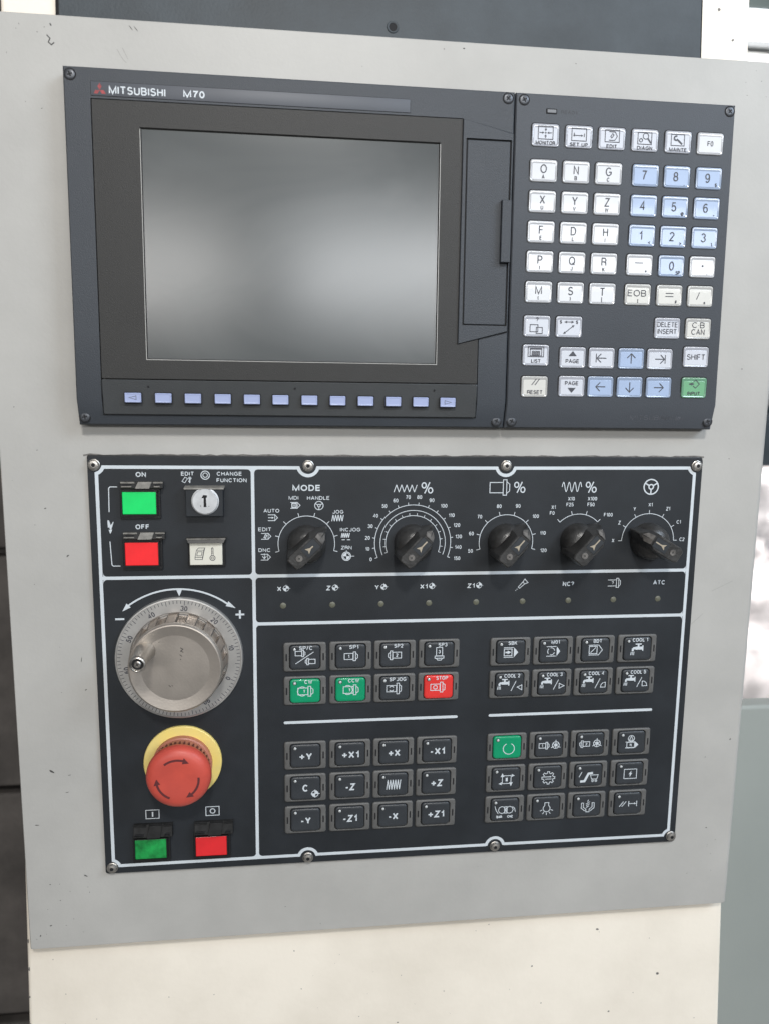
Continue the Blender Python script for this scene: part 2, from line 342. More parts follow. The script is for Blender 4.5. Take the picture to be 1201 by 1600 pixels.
# ================================================================== SETTING (world metres)
def wobj(name, vs, fs, m, label=None, cat=None, kind=None, parent=None, loc=(0, 0, 0)):
    me = bpy.data.meshes.new(name); me.from_pydata([tuple(v) for v in vs], [], fs); me.materials.append(m); me.update()
    ob = bpy.data.objects.new(name, me); col.objects.link(ob); ob.location = loc
    if label: ob['label'] = label; ob['category'] = cat
    if kind: ob['kind'] = kind
    if parent: ob.parent = parent
    return ob
def wbox(x0, x1, y0, y1, z0, z1, bev=0):
    bm = bmesh.new(); bmesh.ops.create_cube(bm, size=1)
    for v in bm.verts: v.co = Vector(((x0 + x1) / 2 + v.co.x * (x1 - x0), (y0 + y1) / 2 + v.co.y * (y1 - y0), (z0 + z1) / 2 + v.co.z * (z1 - z0)))
    if bev: bmesh.ops.bevel(bm, geom=bm.edges[:], offset=bev, segments=3, affect='EDGES', profile=.5)
    vs = [v.co.copy() for v in bm.verts]; bm.verts.index_update(); fs = [tuple(v.index for v in f.verts) for f in bm.faces]; bm.free(); return vs, fs
def wempty(name, label, cat, loc=(0, 0, 0)):
    e = bpy.data.objects.new(name, None); col.objects.link(e); e.location = loc; e['label'] = label; e['category'] = cat; return e
CONC = mat('floor_concrete', (.30, .29, .275), .8, noise=.35, nscale=2.5, bump=.5, bscale=40)
DCONC = mat('dark_concrete', (.085, .076, .070), .85, noise=.45, nscale=14, bump=.8, bscale=60)  # dark brownish tone of the blocks left of the cover
WALLM = mat('far_wall_paint', (.42, .43, .42), .8, noise=.1, nscale=1.5)
GREENM = mat('grey_green_enamel', (.27, .29, .272), .45, noise=.08, nscale=3, bump=.15, bscale=200)
FILM = mat('crumpled_film', (.72, .68, .67), .35, noise=.25, nscale=9, spec=.7)
DKM = mat('dark_machine_enamel', (.055, .075, .09), .5, noise=.2, nscale=6)
DGRN = mat('dark_green_frame', (.016, .028, .027), .6)
SKYP = mat('daylit_pane', (.9, .96, 1), .4, emit=2.2)
wobj('floor', [(-6, -6, 0), (9, -6, 0), (9, 9, 0), (-6, 9, 0)], [(0, 1, 2, 3)], CONC, kind='structure')
bwall = wobj('back_wall', *wbox(-6, 9, 7.0, 7.2, 0, 6), WALLM, kind='structure')
# cream machine cover behind the pendant
YC = .040
cov = wempty('machine_cover', 'large cream painted machine cover standing upright behind the grey control housing', 'machine cover', (.2, YC + .4, 0))
def wpart(name, vf, m, parent, label=None):
    l = parent.location; vs, fs = vf
    o = wobj(name, [Vector(v) - l for v in vs], fs, m, parent=parent)
    if label: o['label'] = label
    return o
wpart('cover_panel', wbox(-.0558, .4485, YC, YC + .5, 0, 2.4, .0025), CREAM, cov)
def specks(pts):
    vs = []; fs = []
    for x, z, r_, q in pts:
        o_ = len(vs); n = 7
        for i in range(n): a = 2 * PI * i / n; k_ = rnd.uniform(.6, 1.1) * r_; vs.append(Vector((x + k_ * math.cos(a) * q, YC - .00006, z + k_ * math.sin(a) / q)))
        fs.append(tuple(o_ + i for i in range(n)))
    return vs, fs
o = wpart('paint_speck', specks([(.398, .892, .0012, 1), (.300, .905, .0008, 1), (.350, .930, .0010, 1.4), (.200, .870, .0007, 1), (.360, .865, .0008, 1), (.425, 1.595, .0013, 1), (.436, 1.575, .0010, 1), (.421, 1.61, .0010, .8)] + [(rnd.uniform(-.05, .44), rnd.uniform(.85, .94), rnd.uniform(.0002, .0005), rnd.uniform(.7, 1.4)) for _ in range(40)] + [(-.0545, .95 - .02 * k, rnd.uniform(.0005, .0013), .6) for k in range(7)]), SMUG, cov); o['kind'] = 'stuff'
pl_ = wempty('slate_plate', 'dark slate grey painted steel plate with a small bolt hole above the control housing', 'metal plate', (.2, YC, 1.4))
wpart('plate_sheet', wbox(-.0192, .4101, YC - .004, YC - .0005, 1.40, 2.2, .0008), SLATE, pl_)
wpart('plate_seam', wbox(-.0217, -.0195, YC - .0012, YC - .0002, 1.40, 2.2), GAP, pl_)
wpart('plate_seam', wbox(.4104, .4122, YC - .0012, YC - .0002, 1.40, 2.2), GAP, pl_)
vs = []; fs = []
for k, (r_, y_) in enumerate(((.0042, YC - .0040), (.0036, YC - .0046), (.0028, YC - .0044), (.0026, YC - .0041))):
    vs += [Vector((.1940 + r_ * math.cos(2 * PI * i / 24), y_, 1.5659 + r_ * math.sin(2 * PI * i / 24))) for i in range(24)]
for j in range(3):
    for i in range(24): fs.append((j * 24 + i, j * 24 + (i + 1) % 24, (j + 1) * 24 + (i + 1) % 24, (j + 1) * 24 + i))
wpart('hole_rim', (vs, fs), SLATE, pl_)
wpart('bolt_hole', (vs[72:], [tuple(range(24))]), GAP, pl_)
# wall of concrete blocks left of the cover
cw = wobj('concrete_wall', *wbox(-3, -.062, .50, .60, 0, 3), DCONC, kind='structure')
bz = [0, .30, .59, .88, 1.17, 1.46, 1.75]
for k in range(len(bz) - 1):
    for j in range(3):
        x1 = -.0625 - .40 * j - (0 if k % 2 or j == 0 else .2) ; x0 = -.0625 - .40 * (j + 1) - (0 if k % 2 else .2)
        o = wobj('concrete_block', *wbox(x0 + .004, x1 - .004, .462 + rnd.uniform(-.002, .002), .498, bz[k] + .005, bz[k + 1] - .005, .004), DCONC, parent=cw)
# grey-green cabinet to the right
gc = wempty('machine_side_panel', 'plain grey-green enamelled panel to the right of the cream machine cover', 'machine panel', (.8, .13, 0))
wpart('panel_sheet', wbox(.4575, 1.3, .118, .140, 0, 1.0690, .003), GREENM, gc)
# wrapped crate
def crumple():
    vs = []; fs = []; NX, NZ = 60, 70
    from mathutils import noise
    def pt(u, v):  # v 0..1 front up, 1..1.5 top back
        x = 1.2 + u * 1.1
        if v <= 1: p = Vector((x, 1.5, v * 1.26))
        else: p = Vector((x, 1.5 + (v - 1) * 1.6, 1.26))
        q = Vector((p.x * 3.5, p.y * 3, p.z * 7 + p.x * 2))
        n = noise.noise(q) * .035 + abs(noise.noise(q * 2.7)) * .04
        return p + (Vector((0, -n, 0)) if v <= 1 else Vector((0, 0, n * .5 - .01)))
    for j in range(NZ + 1):
        for i in range(NX + 1): vs.append(pt(i / NX, j / NZ * 1.5))
    for j in range(NZ):
        for i in range(NX): a = j * (NX + 1) + i; fs.append((a, a + 1, a + NX + 2, a + NX + 1))
    return vs, fs
wc = wempty('wrapped_crate', 'tall crate wrapped in crumpled white plastic film beyond the grey-green panel', 'crate', (1.75, 2.0, 0))
wpart('crate_body', wbox(1.22, 2.28, 1.56, 2.28, 0, 1.22), FILM, wc)
o = wpart('plastic_film', crumple(), FILM, wc); o.data.polygons.foreach_set('use_smooth', [True] * len(o.data.polygons))
dm = wempty('dark_machine', 'dark blue-grey machine standing in the hall behind the wrapped crate', 'machine', (3.2, 3.6, 0))
wpart('machine_body', wbox(1.9, 5, 3.0, 4.2, 0, 1.52, .03), DKM, dm); wpart('machine_hood', wbox(2.0, 3.4, 3.1, 4.0, 1.521, 1.57, .02), DKM, dm)
wn_ = wobj('strip_window', *wbox(2.5, 8.5, 6.96, 6.995, 5.49, 5.79), SKYP, 'long bright strip window high on the far wall right of the cover', 'window')
wobj('window_frame', *wbox(2.45, 8.55, 6.93, 6.995, 5.795, 6.0), DGRN, parent=wn_); wobj('window_sill', *wbox(2.45, 8.55, 6.93, 6.995, 5.42, 5.485), mat('grey_sill', (.17, .18, .185), .6), parent=wn_)
# ================================================================== PENDANT HOUSING
HX0, HX1, HZ0, HZ1 = -50.6, 446.3, -352.6, 230.8
hs = thing('control_housing', 'light grey sheet metal housing leaning forward that carries the screen, keyboard and switch panel', 'control housing', (198, HZ0, 0))
g = G()
r = 4.0
def bk(z): return -(YC * 1000 - 2 + (z) * math.sin(TILT)) / math.cos(TILT) * 1.0     # depth where the back meets the cover plane
prof = lambda z: bk(z)
def loopz(e, d): return [(x, z, d if d is not None else prof(z)) for x, z in rr(HX0 + e[0], HX1 - e[1], HZ0 + e[2], HZ1 - e[2], 1.2, 3)]
# right bend is rounder than the other edges
g.loft([loopz((0, 0, 0), None), loopz((0, 0, 0), -3.2), loopz((.1, .35, .1), -1.8), loopz((.5, 1.5, .5), -.7), loopz((1.1, 3.2, 1.1), 0)], True, True)
part('housing_shell', g, PAINT, hs, fixn=True, angle=50)
g = G(); g.base = .03
def chip(x, z, a, l, wd):
    n = 7; g.at(x, z, a); g.poly(*[(l / 2 * math.cos(2 * PI * i / n) * rnd.uniform(.6, 1.1), wd / 2 * math.sin(2 * PI * i / n) * rnd.uniform(.5, 1.2)) for i in range(n)]); g.at(0, 0)
for x, z, a, l, wd in [(-25, -52, 20, 1.6, .8), (-2.5, -55, 30, 3, .8), (12 - 25, -82, 40, 2.6, 1.0), (-34, -100, 0, .8, .5), (-8, -150, 80, 4, .5), (-6, -170, 20, 1.8, 1), (-30, -225, -35, 4.6, 1.2), (-19, -228, 10, 2.6, .6),
        (-21, -240, 15, 2.6, .5), (-41, -262, 0, 3.0, .8), (-12, -300, -30, 3.4, .8), (2, -262, 0, 1.5, .8), (5, -270, 0, 1.1, .6), (-35, -305, 0, 1.2, .8), (-36, -335, 30, 2, 1), (-43, -342, 60, 2, .8), (-2, -210, 0, 1, .6), (380, -18, 80, 3, .5), (420, -20, 0, .9, .7),
        (438, -222, 60, 1.6, 1.1), (424, 40, 0, 1.1, .7), (230, 226.5, 0, 1.4, 1), (218, 225.5, 0, .9, .6), (-8, 225, -60, 2.2, .9), (420, -235, 20, 1, .6), (425, -290, 0, 1.5, .8), (120, -332, 0, 1, .6), (-40, 10, 40, 1.1, .5), (-28, -16, 10, 1.2, .5), (433, -300, 0, 1.0, .5), (-15, 180, 30, 1.2, .4), (300, 222, 0, .8, .5), (36, 226, -50, 4, .4), (39, 225.5, -50, 4, .35)]: chip(x, z, a, l, wd)
for k in range(45): chip(rnd.choice((rnd.uniform(-48, -6), rnd.uniform(405, 440), rnd.uniform(0, 400))), rnd.uniform(-348, -300) if k < 22 else rnd.choice((rnd.uniform(-300, 200), rnd.uniform(207, 228))), rnd.uniform(0, 180), rnd.uniform(.3, 1.2), rnd.uniform(.25, .5))
g.at(0, 0)
# chips are only kept outside the mounted units
keep = G(); keep.v = g.v
for f in g.f:
    x = sum(g.v[i][0] for i in f) / len(f); z = sum(g.v[i][1] for i in f) / len(f)
    if not (-4 < x < 404 and (-302 < z < -15 or -4 < z < 204)) and -49 < x < 443: keep.f.append(f)
o = part('paint_chip', keep, CHIP, hs); o['kind'] = 'stuff'
g = G(); g.base = .03     # pen-like curl and scratches
g.line(.25, (28, 214), (31, 209), (33, 207)); g.line(.25, (31, 215), (34, 209)); g.line(.2, (392, -150), (398, -139), (410, -128)); g.line(.2, (415, -112), (430, -105))
part('scratch', g, mat('light_scuff', (.26, .25, .235), .6), hs, label='faint scuffs in the paint')
g = G(); g.base = .03; g.line(.6, (-10.4, 219.4), (-8.6, 217.6), (-9.6, 215.6), (-8.0, 214.2), (-6.4, 215.6)); part('paint_curl', g, CHIP, hs)
g = G()       # grime line on the top edge of the switch panel
L = [(-1 + i * 4.03, -18.9 + rnd.uniform(-.5, .5)) for i in range(101)]
g.base = .05; g.line(1.0, *L); part('edge_grime', g, SMUG, hs, label='dark grime along the top edge of the switch panel')
# ================================================================== SCREWS
def phillips(name, parent, x, z, d, r, m, ms, rot, dome=.5, washer=0):
    g = G()
    if washer: g.lathe(x, z, [(r * 1.18, d), (r * 1.18, d + washer), (r * 1.05, d + washer + .25)], 28); d += washer
    g.lathe(x, z, [(r, d), (r, d + dome * .6), (r * .88, d + dome), (r * .55, d + dome * 1.15), (r * .5, d + dome * 1.18)], 28)
    s = part(name, g, m, parent, (x, z, d), fixn=False)
    g = G(); g.base = d + dome * 1.18 + .02; g.at(x, z, rot)
    q = r * .46
    if ms is STEEL or washer: g.poly(*circ(0, 0, r * .42, 6))
    else:
        g.line(r * .28, (-q * 1.15, 0), (q * 1.15, 0)); g.line(r * .28, (0, -q * 1.15), (0, q * 1.15))
    part('screw_recess', g, GAP, s, (x, z, d))
    return s
# ================================================================== DISPLAY UNIT
def dface(z): return 10 + (200 - z) / 184 * 3.5 if z > 16 else 9 + z / 16 * 4.5
def U(x, z):
    for _ in range(2): X, Z = conv(x, z, dface(z), 10); z2 = Z
    return conv(x, z, dface(z2), 10)
def bulge(x, z): return dface(z)
def uplate(g, out, inn=None, d0=0.2, e=.6):
    """front plate whose face follows the shallow ridge; out/inn loops of (x, z)"""
    pass
def body(g, x0, x1, holes):
    """case front between x0 and x1: side walls plus front strips with rectangular holes (x0,x1,z0,z1)"""
    e = .7
    zs = sorted({0 + e, 16, 200 - e, *[v for h in holes for v in h[2:4]]}); xs = sorted({x0 + e, x1 - e, *[v for h in holes for v in h[0:2]]})
    idx = {}
    def V(x, z):
        k = (round(x, 3), round(z, 3))
        if k not in idx: idx[k] = len(g.v); g.v.append((x, z, dface(z)))
        return idx[k]
    for i in range(len(xs) - 1):
        for j in range(len(zs) - 1):
            cx = (xs[i] + xs[i + 1]) / 2; cz = (zs[j] + zs[j + 1]) / 2
            if any(h[0] < cx < h[1] and h[2] < cz < h[3] for h in holes): continue
            g.f.append((V(xs[i], zs[j]), V(xs[i + 1], zs[j]), V(xs[i + 1], zs[j + 1]), V(xs[i], zs[j + 1])))
    # bevel and walls
    A = [(x, zs[0]) for x in xs] + [(xs[-1], z) for z in zs[1:]] + [(x, zs[-1]) for x in reversed(xs[:-1])] + [(xs[0], z) for z in reversed(zs[1:-1])]
    out = []
    for x, z in A:
        ox = x0 if x == xs[0] else (x1 if x == xs[-1] else x); oz = 0 if z == zs[0] else (200 if z == zs[-1] else z)
        out.append((ox, oz))
    o0 = len(g.v)
    g.v += [(x, z, 0.1) for x, z in out] + [(x, z, dface(z) - e) for x, z in out] + [(x, z, dface(z)) for x, z in A]
    n = len(A)
    for k in range(2):
        for i in range(n): g.f.append((o0 + k * n + i, o0 + k * n + (i + 1) % n, o0 + (k + 1) * n + (i + 1) % n, o0 + (k + 1) * n + i))
    for h in holes:   # inner walls
        L = [(h[0], h[2]), (h[1], h[2]), (h[1], h[3]), (h[0], h[3])]; o0 = len(g.v)
        g.v += [(x, z, dface(z)) for x, z in L] + [(x, z, dface(z) - 3) for x, z in L]
        for i in range(4): g.f.append((o0 + i, o0 + (i + 1) % 4, o0 + 4 + (i + 1) % 4, o0 + 4 + i))
du = thing('display_unit', 'black flat screen unit with lilac soft keys, left half of the upper console', 'display unit', (130, 0, 0))
g = G(); B0 = (14.6, 241.4, 6.0, 183.6)
body(g, 0.1, 259.7, [(14.6, 228.7, 6.0, 183.6), (228.7, 241.4, 6.0, 56.0)]); part('case', g, DPL, du, angle=40)
# bezel ring with the sunk screen
S0, S1 = U(40.6, 38.9); S2, S3 = U(215.3, 169.4)
def ring(g, out, inn, inset, do, di):
    """out/inn rectangles; front ring follows dface + do, slopes inside to dface + di at inset"""
    def C(r, e=0): return [(r[0] + e, r[2] + e), (r[1] - e, r[2] + e), (r[1] - e, r[3] - e), (r[0] + e, r[3] - e)]
    g.loft([[(x, z, dface(z) - 3) for x, z in C(out)], [(x, z, dface(z) + do - .25) for x, z in C(out)], [(x, z, dface(z) + do) for x, z in C(out, .3)],
            [(x, z, dface(z) + do) for x, z in C(inn)], [(x, z, dface(z) + di) for x, z in C(inn, inset)]], False, False)
g = G(); ring(g, (15.0, 228.5, 27.4, 183.2), (S0, S2, S1, S3), .9, .35, -.9); g.add([(x, z, dface(z) + d) for x, z, d in ((228.2, 27.7, .35), (240.7, 27.7, .35), (240.7, 55, .35), (228.2, 55, .35), (228.2, 27.4, .1), (241, 27.4, .1), (241, 55, .1))], [(0, 1, 2, 3), (4, 5, 1, 0), (5, 6, 2, 1)]); part('bezel', g, BEZ, du, angle=20)
g = G(); i_ = .5; g.add([(x, z, dface(z) - .75) for x, z in ((S0 + i_, S1 + i_), (S2 - i_, S1 + i_), (S2 - i_, S3 - i_), (S0 + i_, S3 - i_))], [(0, 1, 2, 3)])
part('screen', g, SCREEN, du, label='switched-off matte grey screen')
g = G(); g.base = .45; g.df = bulge; g.line(.35, (S0 + .1, S3 - 1), (S0 + .1, S1 + .1), (S2 - .1, S1 + .1), (S2 - .1, S3 - 1)); part('lit_screen_edge', g, mat('lit_edge_paint', (.42, .41, .39), .4, noise=.1), du)  # light on the recess edge, painted as a pale line at sides and bottom
# soft key rail
g = G(); f = lambda e, d: [(x, z, dface(z) + d) for x, z in rr(15.0 + e, 241.0 - e, 6.3 + e, 27.0 - e, .8, 2)]
g.loft([f(0, -3), f(0, .9), f(.5, 1.3)]); part('softkey_rail', g, SOFTP, du)
for i, cx in enumerate((32.2, 49.9, 67.3, 85.0, 102.4, 119.6, 137.2, 154.5, 171.7, 188.8, 206.0, 223.1)):
    x, z = U(cx, 16.4 - i * .06); d = dface(z) + 1.3
    g = G(); g.plate(-5.25, 5.25, -3.35, 3.35, .02, .12, .6, 0); gg = g
    if i == 0:
        gap_me = g.mesh('key_gap', GAP); g = G(); g.dish(-4.75, 4.75, -2.85, 2.85, .05, .9, .5, .3, 1.0, .12, 3); cap_me = g.mesh('soft_key', SK)
    k = link('soft_key', cap_me, du, (x, z, d)); link('key_gap', gap_me, k, (x, z, d))
    if i in (0, 11):
        g = G(); g.base = d + .84; g.at(x, z, 0 if i else 180)
        g.line(.3, (-1.9, 1.1), (-1.9, -1.1), (2.2, 0), close=True); part('legend', g, INK, k, (x, z, d))
for cx in (41.2, 128.5, 214.6):
    x, z = U(cx, 23.1); g = G(); g.lathe(x, z, [(.6, dface(z) + 1.25), (.5, dface(z) + 1.42), (.05, dface(z) + 1.42)], 12); part('rail_dimple', g, GAP, du, (x, z, dface(z)))
# nameplate
n0, n1 = U(15.0, 184.7); n2, n3 = U(196.6, 192.2)
g = G(); f = lambda e, d: [(x, z, dface(z) + d) for x, z in rr(n0 + e, n2 - e, 185.0 + e, 192.4 - e)]
g.loft([f(-.25, 0), f(-.25, .03)]); part('nameplate_groove', g, GAP, du)
g = G(); g.loft([f(0, 0), f(0, .25), f(.1, .3)]); npl = part('nameplate', g, NAME, du)
g = G(); g.df = bulge; g.base = .34
g.text('MITSUBISHI', 24.8, 188.3, 4.3, .016, 'l', wid=31.3, wt=.17); part('lettering', g, WHITE, npl)
g = G(); g.df = bulge; g.base = .34; g.text('M70', 65.8, 188.4, 3.9, .035, 'l', wid=12.3); part('lettering', g, WHITE, npl)
g = G(); g.df = bulge; g.base = .34
for a in (90, 210, 330):
    c_, s_ = math.cos(R(a)), math.sin(R(a)); px, pz = 19.9, 187.9; l = 3.9; hw = 1.12
    g.poly((px, pz), (px + c_ * l / 2 + s_ * hw, pz + s_ * l / 2 - c_ * hw), (px + c_ * l, pz + s_ * l), (px + c_ * l / 2 - s_ * hw, pz + s_ * l / 2 + c_ * hw))
part('logo', g, LOGO, npl, label='faded red three-diamond emblem')
# card slot module
a = [U(228.6, 51.8), U(259.7, 59.8), U(259.9, 176.2), U(228.5, 183.2)]
cxm = sum(p[0] for p in a) / 4; czm = sum(p[1] for p in a) / 4
def sh(p, e): return (p[0] + (e if p[0] < cxm else -e), p[1] + (e if p[1] < czm else -e))
g = G(); h0, h1 = U(231.0, 63.2); h2, h3 = U(258.7, 172.4); h2 = min(h2, 258.3)
O = [sh(p, -.3) for p in a]; O = [(min(x, 259.6), z) for x, z in O]
g.loft([[(x, z, dface(z) + .0) for x, z in O], [(x, z, dface(z) + .42) for x, z in O]]); part('slot_groove', g, GAP, du)
inn = [(h0, h1), (h2, h1), (h2, h3), (h0, h3)]; a2 = [(min(x, 259.3), z) for x, z in [sh(p, .1) for p in a]]
g = G(); g.loft([[(x, z, dface(z) + .1) for x, z in a2], [(x, z, dface(z) + 1.2) for x, z in a2], [(x, z, dface(z) + 1.5) for x, z in [sh(p, .3) for p in a2]], [(x, z, dface(z) + 1.5) for x, z in inn], [(x, z, dface(z) + .5) for x, z in inn]], False, False)
sl = part('card_slot', g, DPL, du, angle=20)
g = G(); f = lambda e, d: [(x, z, dface(z) + d) for x, z in rr(h0 + .9 + e, h2 - .9 - e, h1 + .7 + e, h3 - .9 - e, .5, 2)]
g.loft([f(0, .45), f(0, .9), f(.3, 1.15)]); part('slot_door', g, DPL, sl)
q0, q1 = U(253.2, 101.0); q2, q3 = U(258.9, 137.4); q2 = min(q2, 259.2)
g = G(); f = lambda e, d: [(x, z, dface(z) + d) for x, z in rr(q0 + e, q2 - e, q1 + e, q3 - e)]
g.loft([f(0, .9), f(0, 4.2), f(.3, 4.5)]); part('door_grip', g, DPL, sl)
for cx, cz, ro in ((3.9, 195.6, 20), (255.6, 196.2, 50), (3.6, 4.7, 10), (255.0, 4.2, 65)):
    x, z = U(cx, cz); d = dface(z); g = G(); g.lathe(x, z, [(3.45, d - .1), (3.4, d + .06), (2.8, d + .08), (2.75, d + .05)], 28); part('screw_seat', g, GAP, du, (x, z, d))
    phillips('screw', du, x, z, d, 2.75, DSC, DSC, ro, .5)
# ================================================================== KEYBOARD UNIT
ku = thing('keyboard_unit', 'charcoal keyboard unit of white, blue and green keys, right half of the upper console', 'keyboard', (330, 0, 0))
g = G(); body(g, 260.4, 400, []); part('case', g, KPL, ku, angle=40)
for cx, cz, ro in ((265.5, 196.0, 30), (396.4, 196.1, 45), (264.9, 4.3, 60), (397.0, 5.2, 15)):
    x, z = U(cx, cz); d = dface(z); g = G(); g.lathe(x, z, [(3.45, d - .1), (3.4, d + .06), (2.8, d + .08), (2.75, d + .05)], 28); part('screw_seat', g, GAP, ku, (x, z, d))
    phillips('screw', ku, x, z, d, 2.75, DSC, DSC, ro, .5)
x, z = U(282.7, 190.4); g = G(); g.plate(x - 3.4, x + 3.4, z - 1.5, z + 1.5, dface(z), dface(z) + .3, .4, .15); part('status_lamp_rim', g, GAP, ku, (x, z, 10))
g = G(); g.plate(x - 2.7, x + 2.7, z - .95, z + .95, dface(z) + .25, dface(z) + .5, .3, .15); part('status_lamp', g, mat('lamp_window', (.16, .165, .175), .4), ku, (x, z, 10), label='small unlit status lamp')
g = G(); g.df = bulge; g.base = .05; g.text('READY', 288.5, 190.3, 2.0, .01, 'l', wid=11); part('lettering', g, DULL, ku, label='worn READY lettering')
g = G(); g.df = bulge; g.base = .05; g.text('MITSUBISHI', 343, 7.4, 3.0, 0.0, 'l', wid=29); g.text('60M', 374, 7.0, 2.4, 0, 'l'); part('lettering', g, mat('worn_print_light', (.10, .105, .12), .5, noise=.6, nscale=300), ku, label='half worn maker lettering')
_K = {}
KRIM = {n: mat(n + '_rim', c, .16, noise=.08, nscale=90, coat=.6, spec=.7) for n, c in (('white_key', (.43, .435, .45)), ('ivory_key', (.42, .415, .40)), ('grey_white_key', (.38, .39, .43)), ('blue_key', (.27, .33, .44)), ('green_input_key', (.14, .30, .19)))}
KWD, KHT = 16.9, 12.9
def key_meshes(m):
    if m.name in _K: return _K[m.name]
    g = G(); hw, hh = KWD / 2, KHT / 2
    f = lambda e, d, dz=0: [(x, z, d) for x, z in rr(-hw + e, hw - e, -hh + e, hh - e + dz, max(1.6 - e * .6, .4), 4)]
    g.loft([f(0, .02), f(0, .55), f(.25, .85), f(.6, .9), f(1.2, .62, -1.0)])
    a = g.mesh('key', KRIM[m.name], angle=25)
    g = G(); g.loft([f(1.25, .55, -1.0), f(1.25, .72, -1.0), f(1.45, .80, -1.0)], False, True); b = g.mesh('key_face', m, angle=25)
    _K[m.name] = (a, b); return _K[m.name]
g = G(); g.plate(-KWD / 2 - .55, KWD / 2 + .55, -KHT / 2 - .5, KHT / 2 + .6, .0, .06, 2.0, 0); KGAP = g.mesh('key_gap', GAP)
TOPK = .93
def lg_monitor(g): g.rect(.4, -4.6, 4.6, -2.3, 5.0); [g.arrow(.35, a * 3.9, 1.35 + b * 3.0, a * .9, 1.35 + b * .9, 1.5, 1.2) for a, b in ((1, 0), (-1, 0), (0, 1), (0, -1))]; g.disc(0, 1.35, .5, 8); g.text('MONITOR', 0, -4.35, 2.1, wid=12.2)
def lg_setup(g): g.rect(.4, -4.6, 4.6, -2.3, 4.8); g.arrow(.4, -3.1, .7, 2.6, .7, 1.4); g.line(.4, (3.3, 0), (3.3, 2)); g.disc(-3.1, .7, .6, 8); g.line(.4, (-3.1, .7), (-3.1, 2.2)); g.text('SET UP', 0, -4.45, 2.1, wid=11.4)
def lg_edit(g): g.rect(.4, -4.4, 4.6, -2.0, 4.9); g.line(.4, (-2, 3.9), (1.8, 3.9), (3.3, 1.5), (1.8, -1), (-2, -1)); g.line(.45, (-.9, 1.2), (.3, 2.9), (1.1, 2.1), (-.1, .3), close=True); g.text('EDIT', 0, -4.45, 2.1, wid=6.8)
def lg_diagn(g): g.rect(.4, -4.6, 4.2, -2.3, 4.5); g.circle(.5, -2.6, -.1, 1.0, 12); g.circle(.4, .4, 2.4, 1.75, 16); g.line(.9, (1.7, 1.2), (3.9, -1.6)); g.text('DIAGN', 0, -4.45, 2.1, wid=9.8)
def lg_mainte(g): g.rect(.4, -4.6, 3.9, -2.1, 4.4); g.line(1.0, (-1, 1.7), (2.6, -1.2)); g.arc(.9, -1.5, 2.2, 1.2, 60, 330); g.text('MAINTE', 0, -4.45, 2.1, wid=11.5)
def two(a, b, hb=2.1):
    def f(g): g.text(a, -.1, 1.1, 5.1, wt=.13); g.text(b, -.2, -3.5, 2.4, wt=.16)
    return f
def num(a, b):
    def f(g):
        g.text(a, -.9, .1, 5.6, wt=.13)
    f.sub = b; return f
def lg_word(a, b=None, w1=None, w2=None, h=3.4):
    def f(g):
        if b is None: g.text(a, 0, 0, h, wid=w1)
        else: g.text(a, 0, 2.3, h, wid=w1); g.text(b, 0, -2.0, h, wid=w2)
    return f
def lg_copy(g): g.text('?', .0, 3.9, 3.0); g.rect(.4, -4.4, .6, -3.4, .9); g.rect(.4, -.4, 3.5, -4.4, -.7)
def lg_s(g): g.text('$', -5.4, 3.0, 2.2); g.text('$', 5.0, 3.0, 2.2); g.arrow(.45, 0, 3, -3.2, 3, 1.7); g.arrow(.45, 0, 3, 3.2, 3, 1.7); g.arrow(.45, 0, -1.5, 3.5, 1.2, 1.6); g.arrow(.45, 0, -1.5, -3.6, -4.4, 1.6)
def lg_list(g): g.rect(.4, -5.0, 5.0, -1.0, 5.2); g.rect(.4, -3.7, 3.7, -.4, 4.2); g.fill(-3.5, 3.5, 3.4, 4.1); [g.line(.22, (-2.4, z), (2.4, z)) for z in (2.4, 1.6, .8, .1)]; [g.line(.22, (x, 2.4), (x, .1)) for x in (-2.4, -1.2, 0, 1.2, 2.4)]; g.text('LIST', .2, -3.6, 2.3, wid=6.2)
def lg_reset(g): g.line(.5, (-1.9, 1.0), (1.0, 4.9)); g.line(.5, (.2, 1.0), (3.1, 4.9)); g.text('RESET', .3, -3.4, 2.4, wid=10)
def lg_pgup(g): g.poly((-2.7, .9), (2.7, .9), (0, 4.1)); g.text('PAGE', -.1, -2.2, 2.4, wid=8.8)
def lg_pgdn(g): g.poly((-2.7, -.9), (0, -4.1), (2.7, -.9)); g.text('PAGE', -.1, 2.0, 2.4, wid=8.8)
def lg_arrow(dx, dz, bar=False):
    def f(g):
        g.varrow(.6, -dx * 3.1, -dz * 3.1, dx * 3.1, dz * 3.1, 2.7)
        if bar: g.line(.5, (dx * 3.6, -2.7), (dx * 3.6, 2.7))
    return f
def lg_input(g): g.line(.45, (-.8, 3.6), (.9, 5), (3.4, 2.4), (.9, -.2), (-.8, 1.2)); g.arrow(.9, -3.4, 2.4, 0, 2.4, 2); g.text('INPUT', 0, -3.6, 2.2, wid=8.6)
def kkey(cx, cz, m, fn, ink=INK, label=None, sub=None, subat=(3.6, -3.6), dd=0):
    x, z = U(cx, cz); d = dface(z)
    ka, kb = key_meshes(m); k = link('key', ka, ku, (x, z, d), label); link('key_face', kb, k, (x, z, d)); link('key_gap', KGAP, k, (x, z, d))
    if fn:
        g = G(); g.base = d + TOPK; g.at(x, z); g.minw = .46; fn(g)
        if sub: g.text(sub, subat[0], subat[1], 2.2, wt=.15)
        part('legend', g, ink, k, (x, z, d))
    return k
CA = [279.0, 299.6, 320.3]; CB = [344.1, 364.6, 385.3]
RZ = [156.1, 138.2, 120.4, 102.7, 84.5]
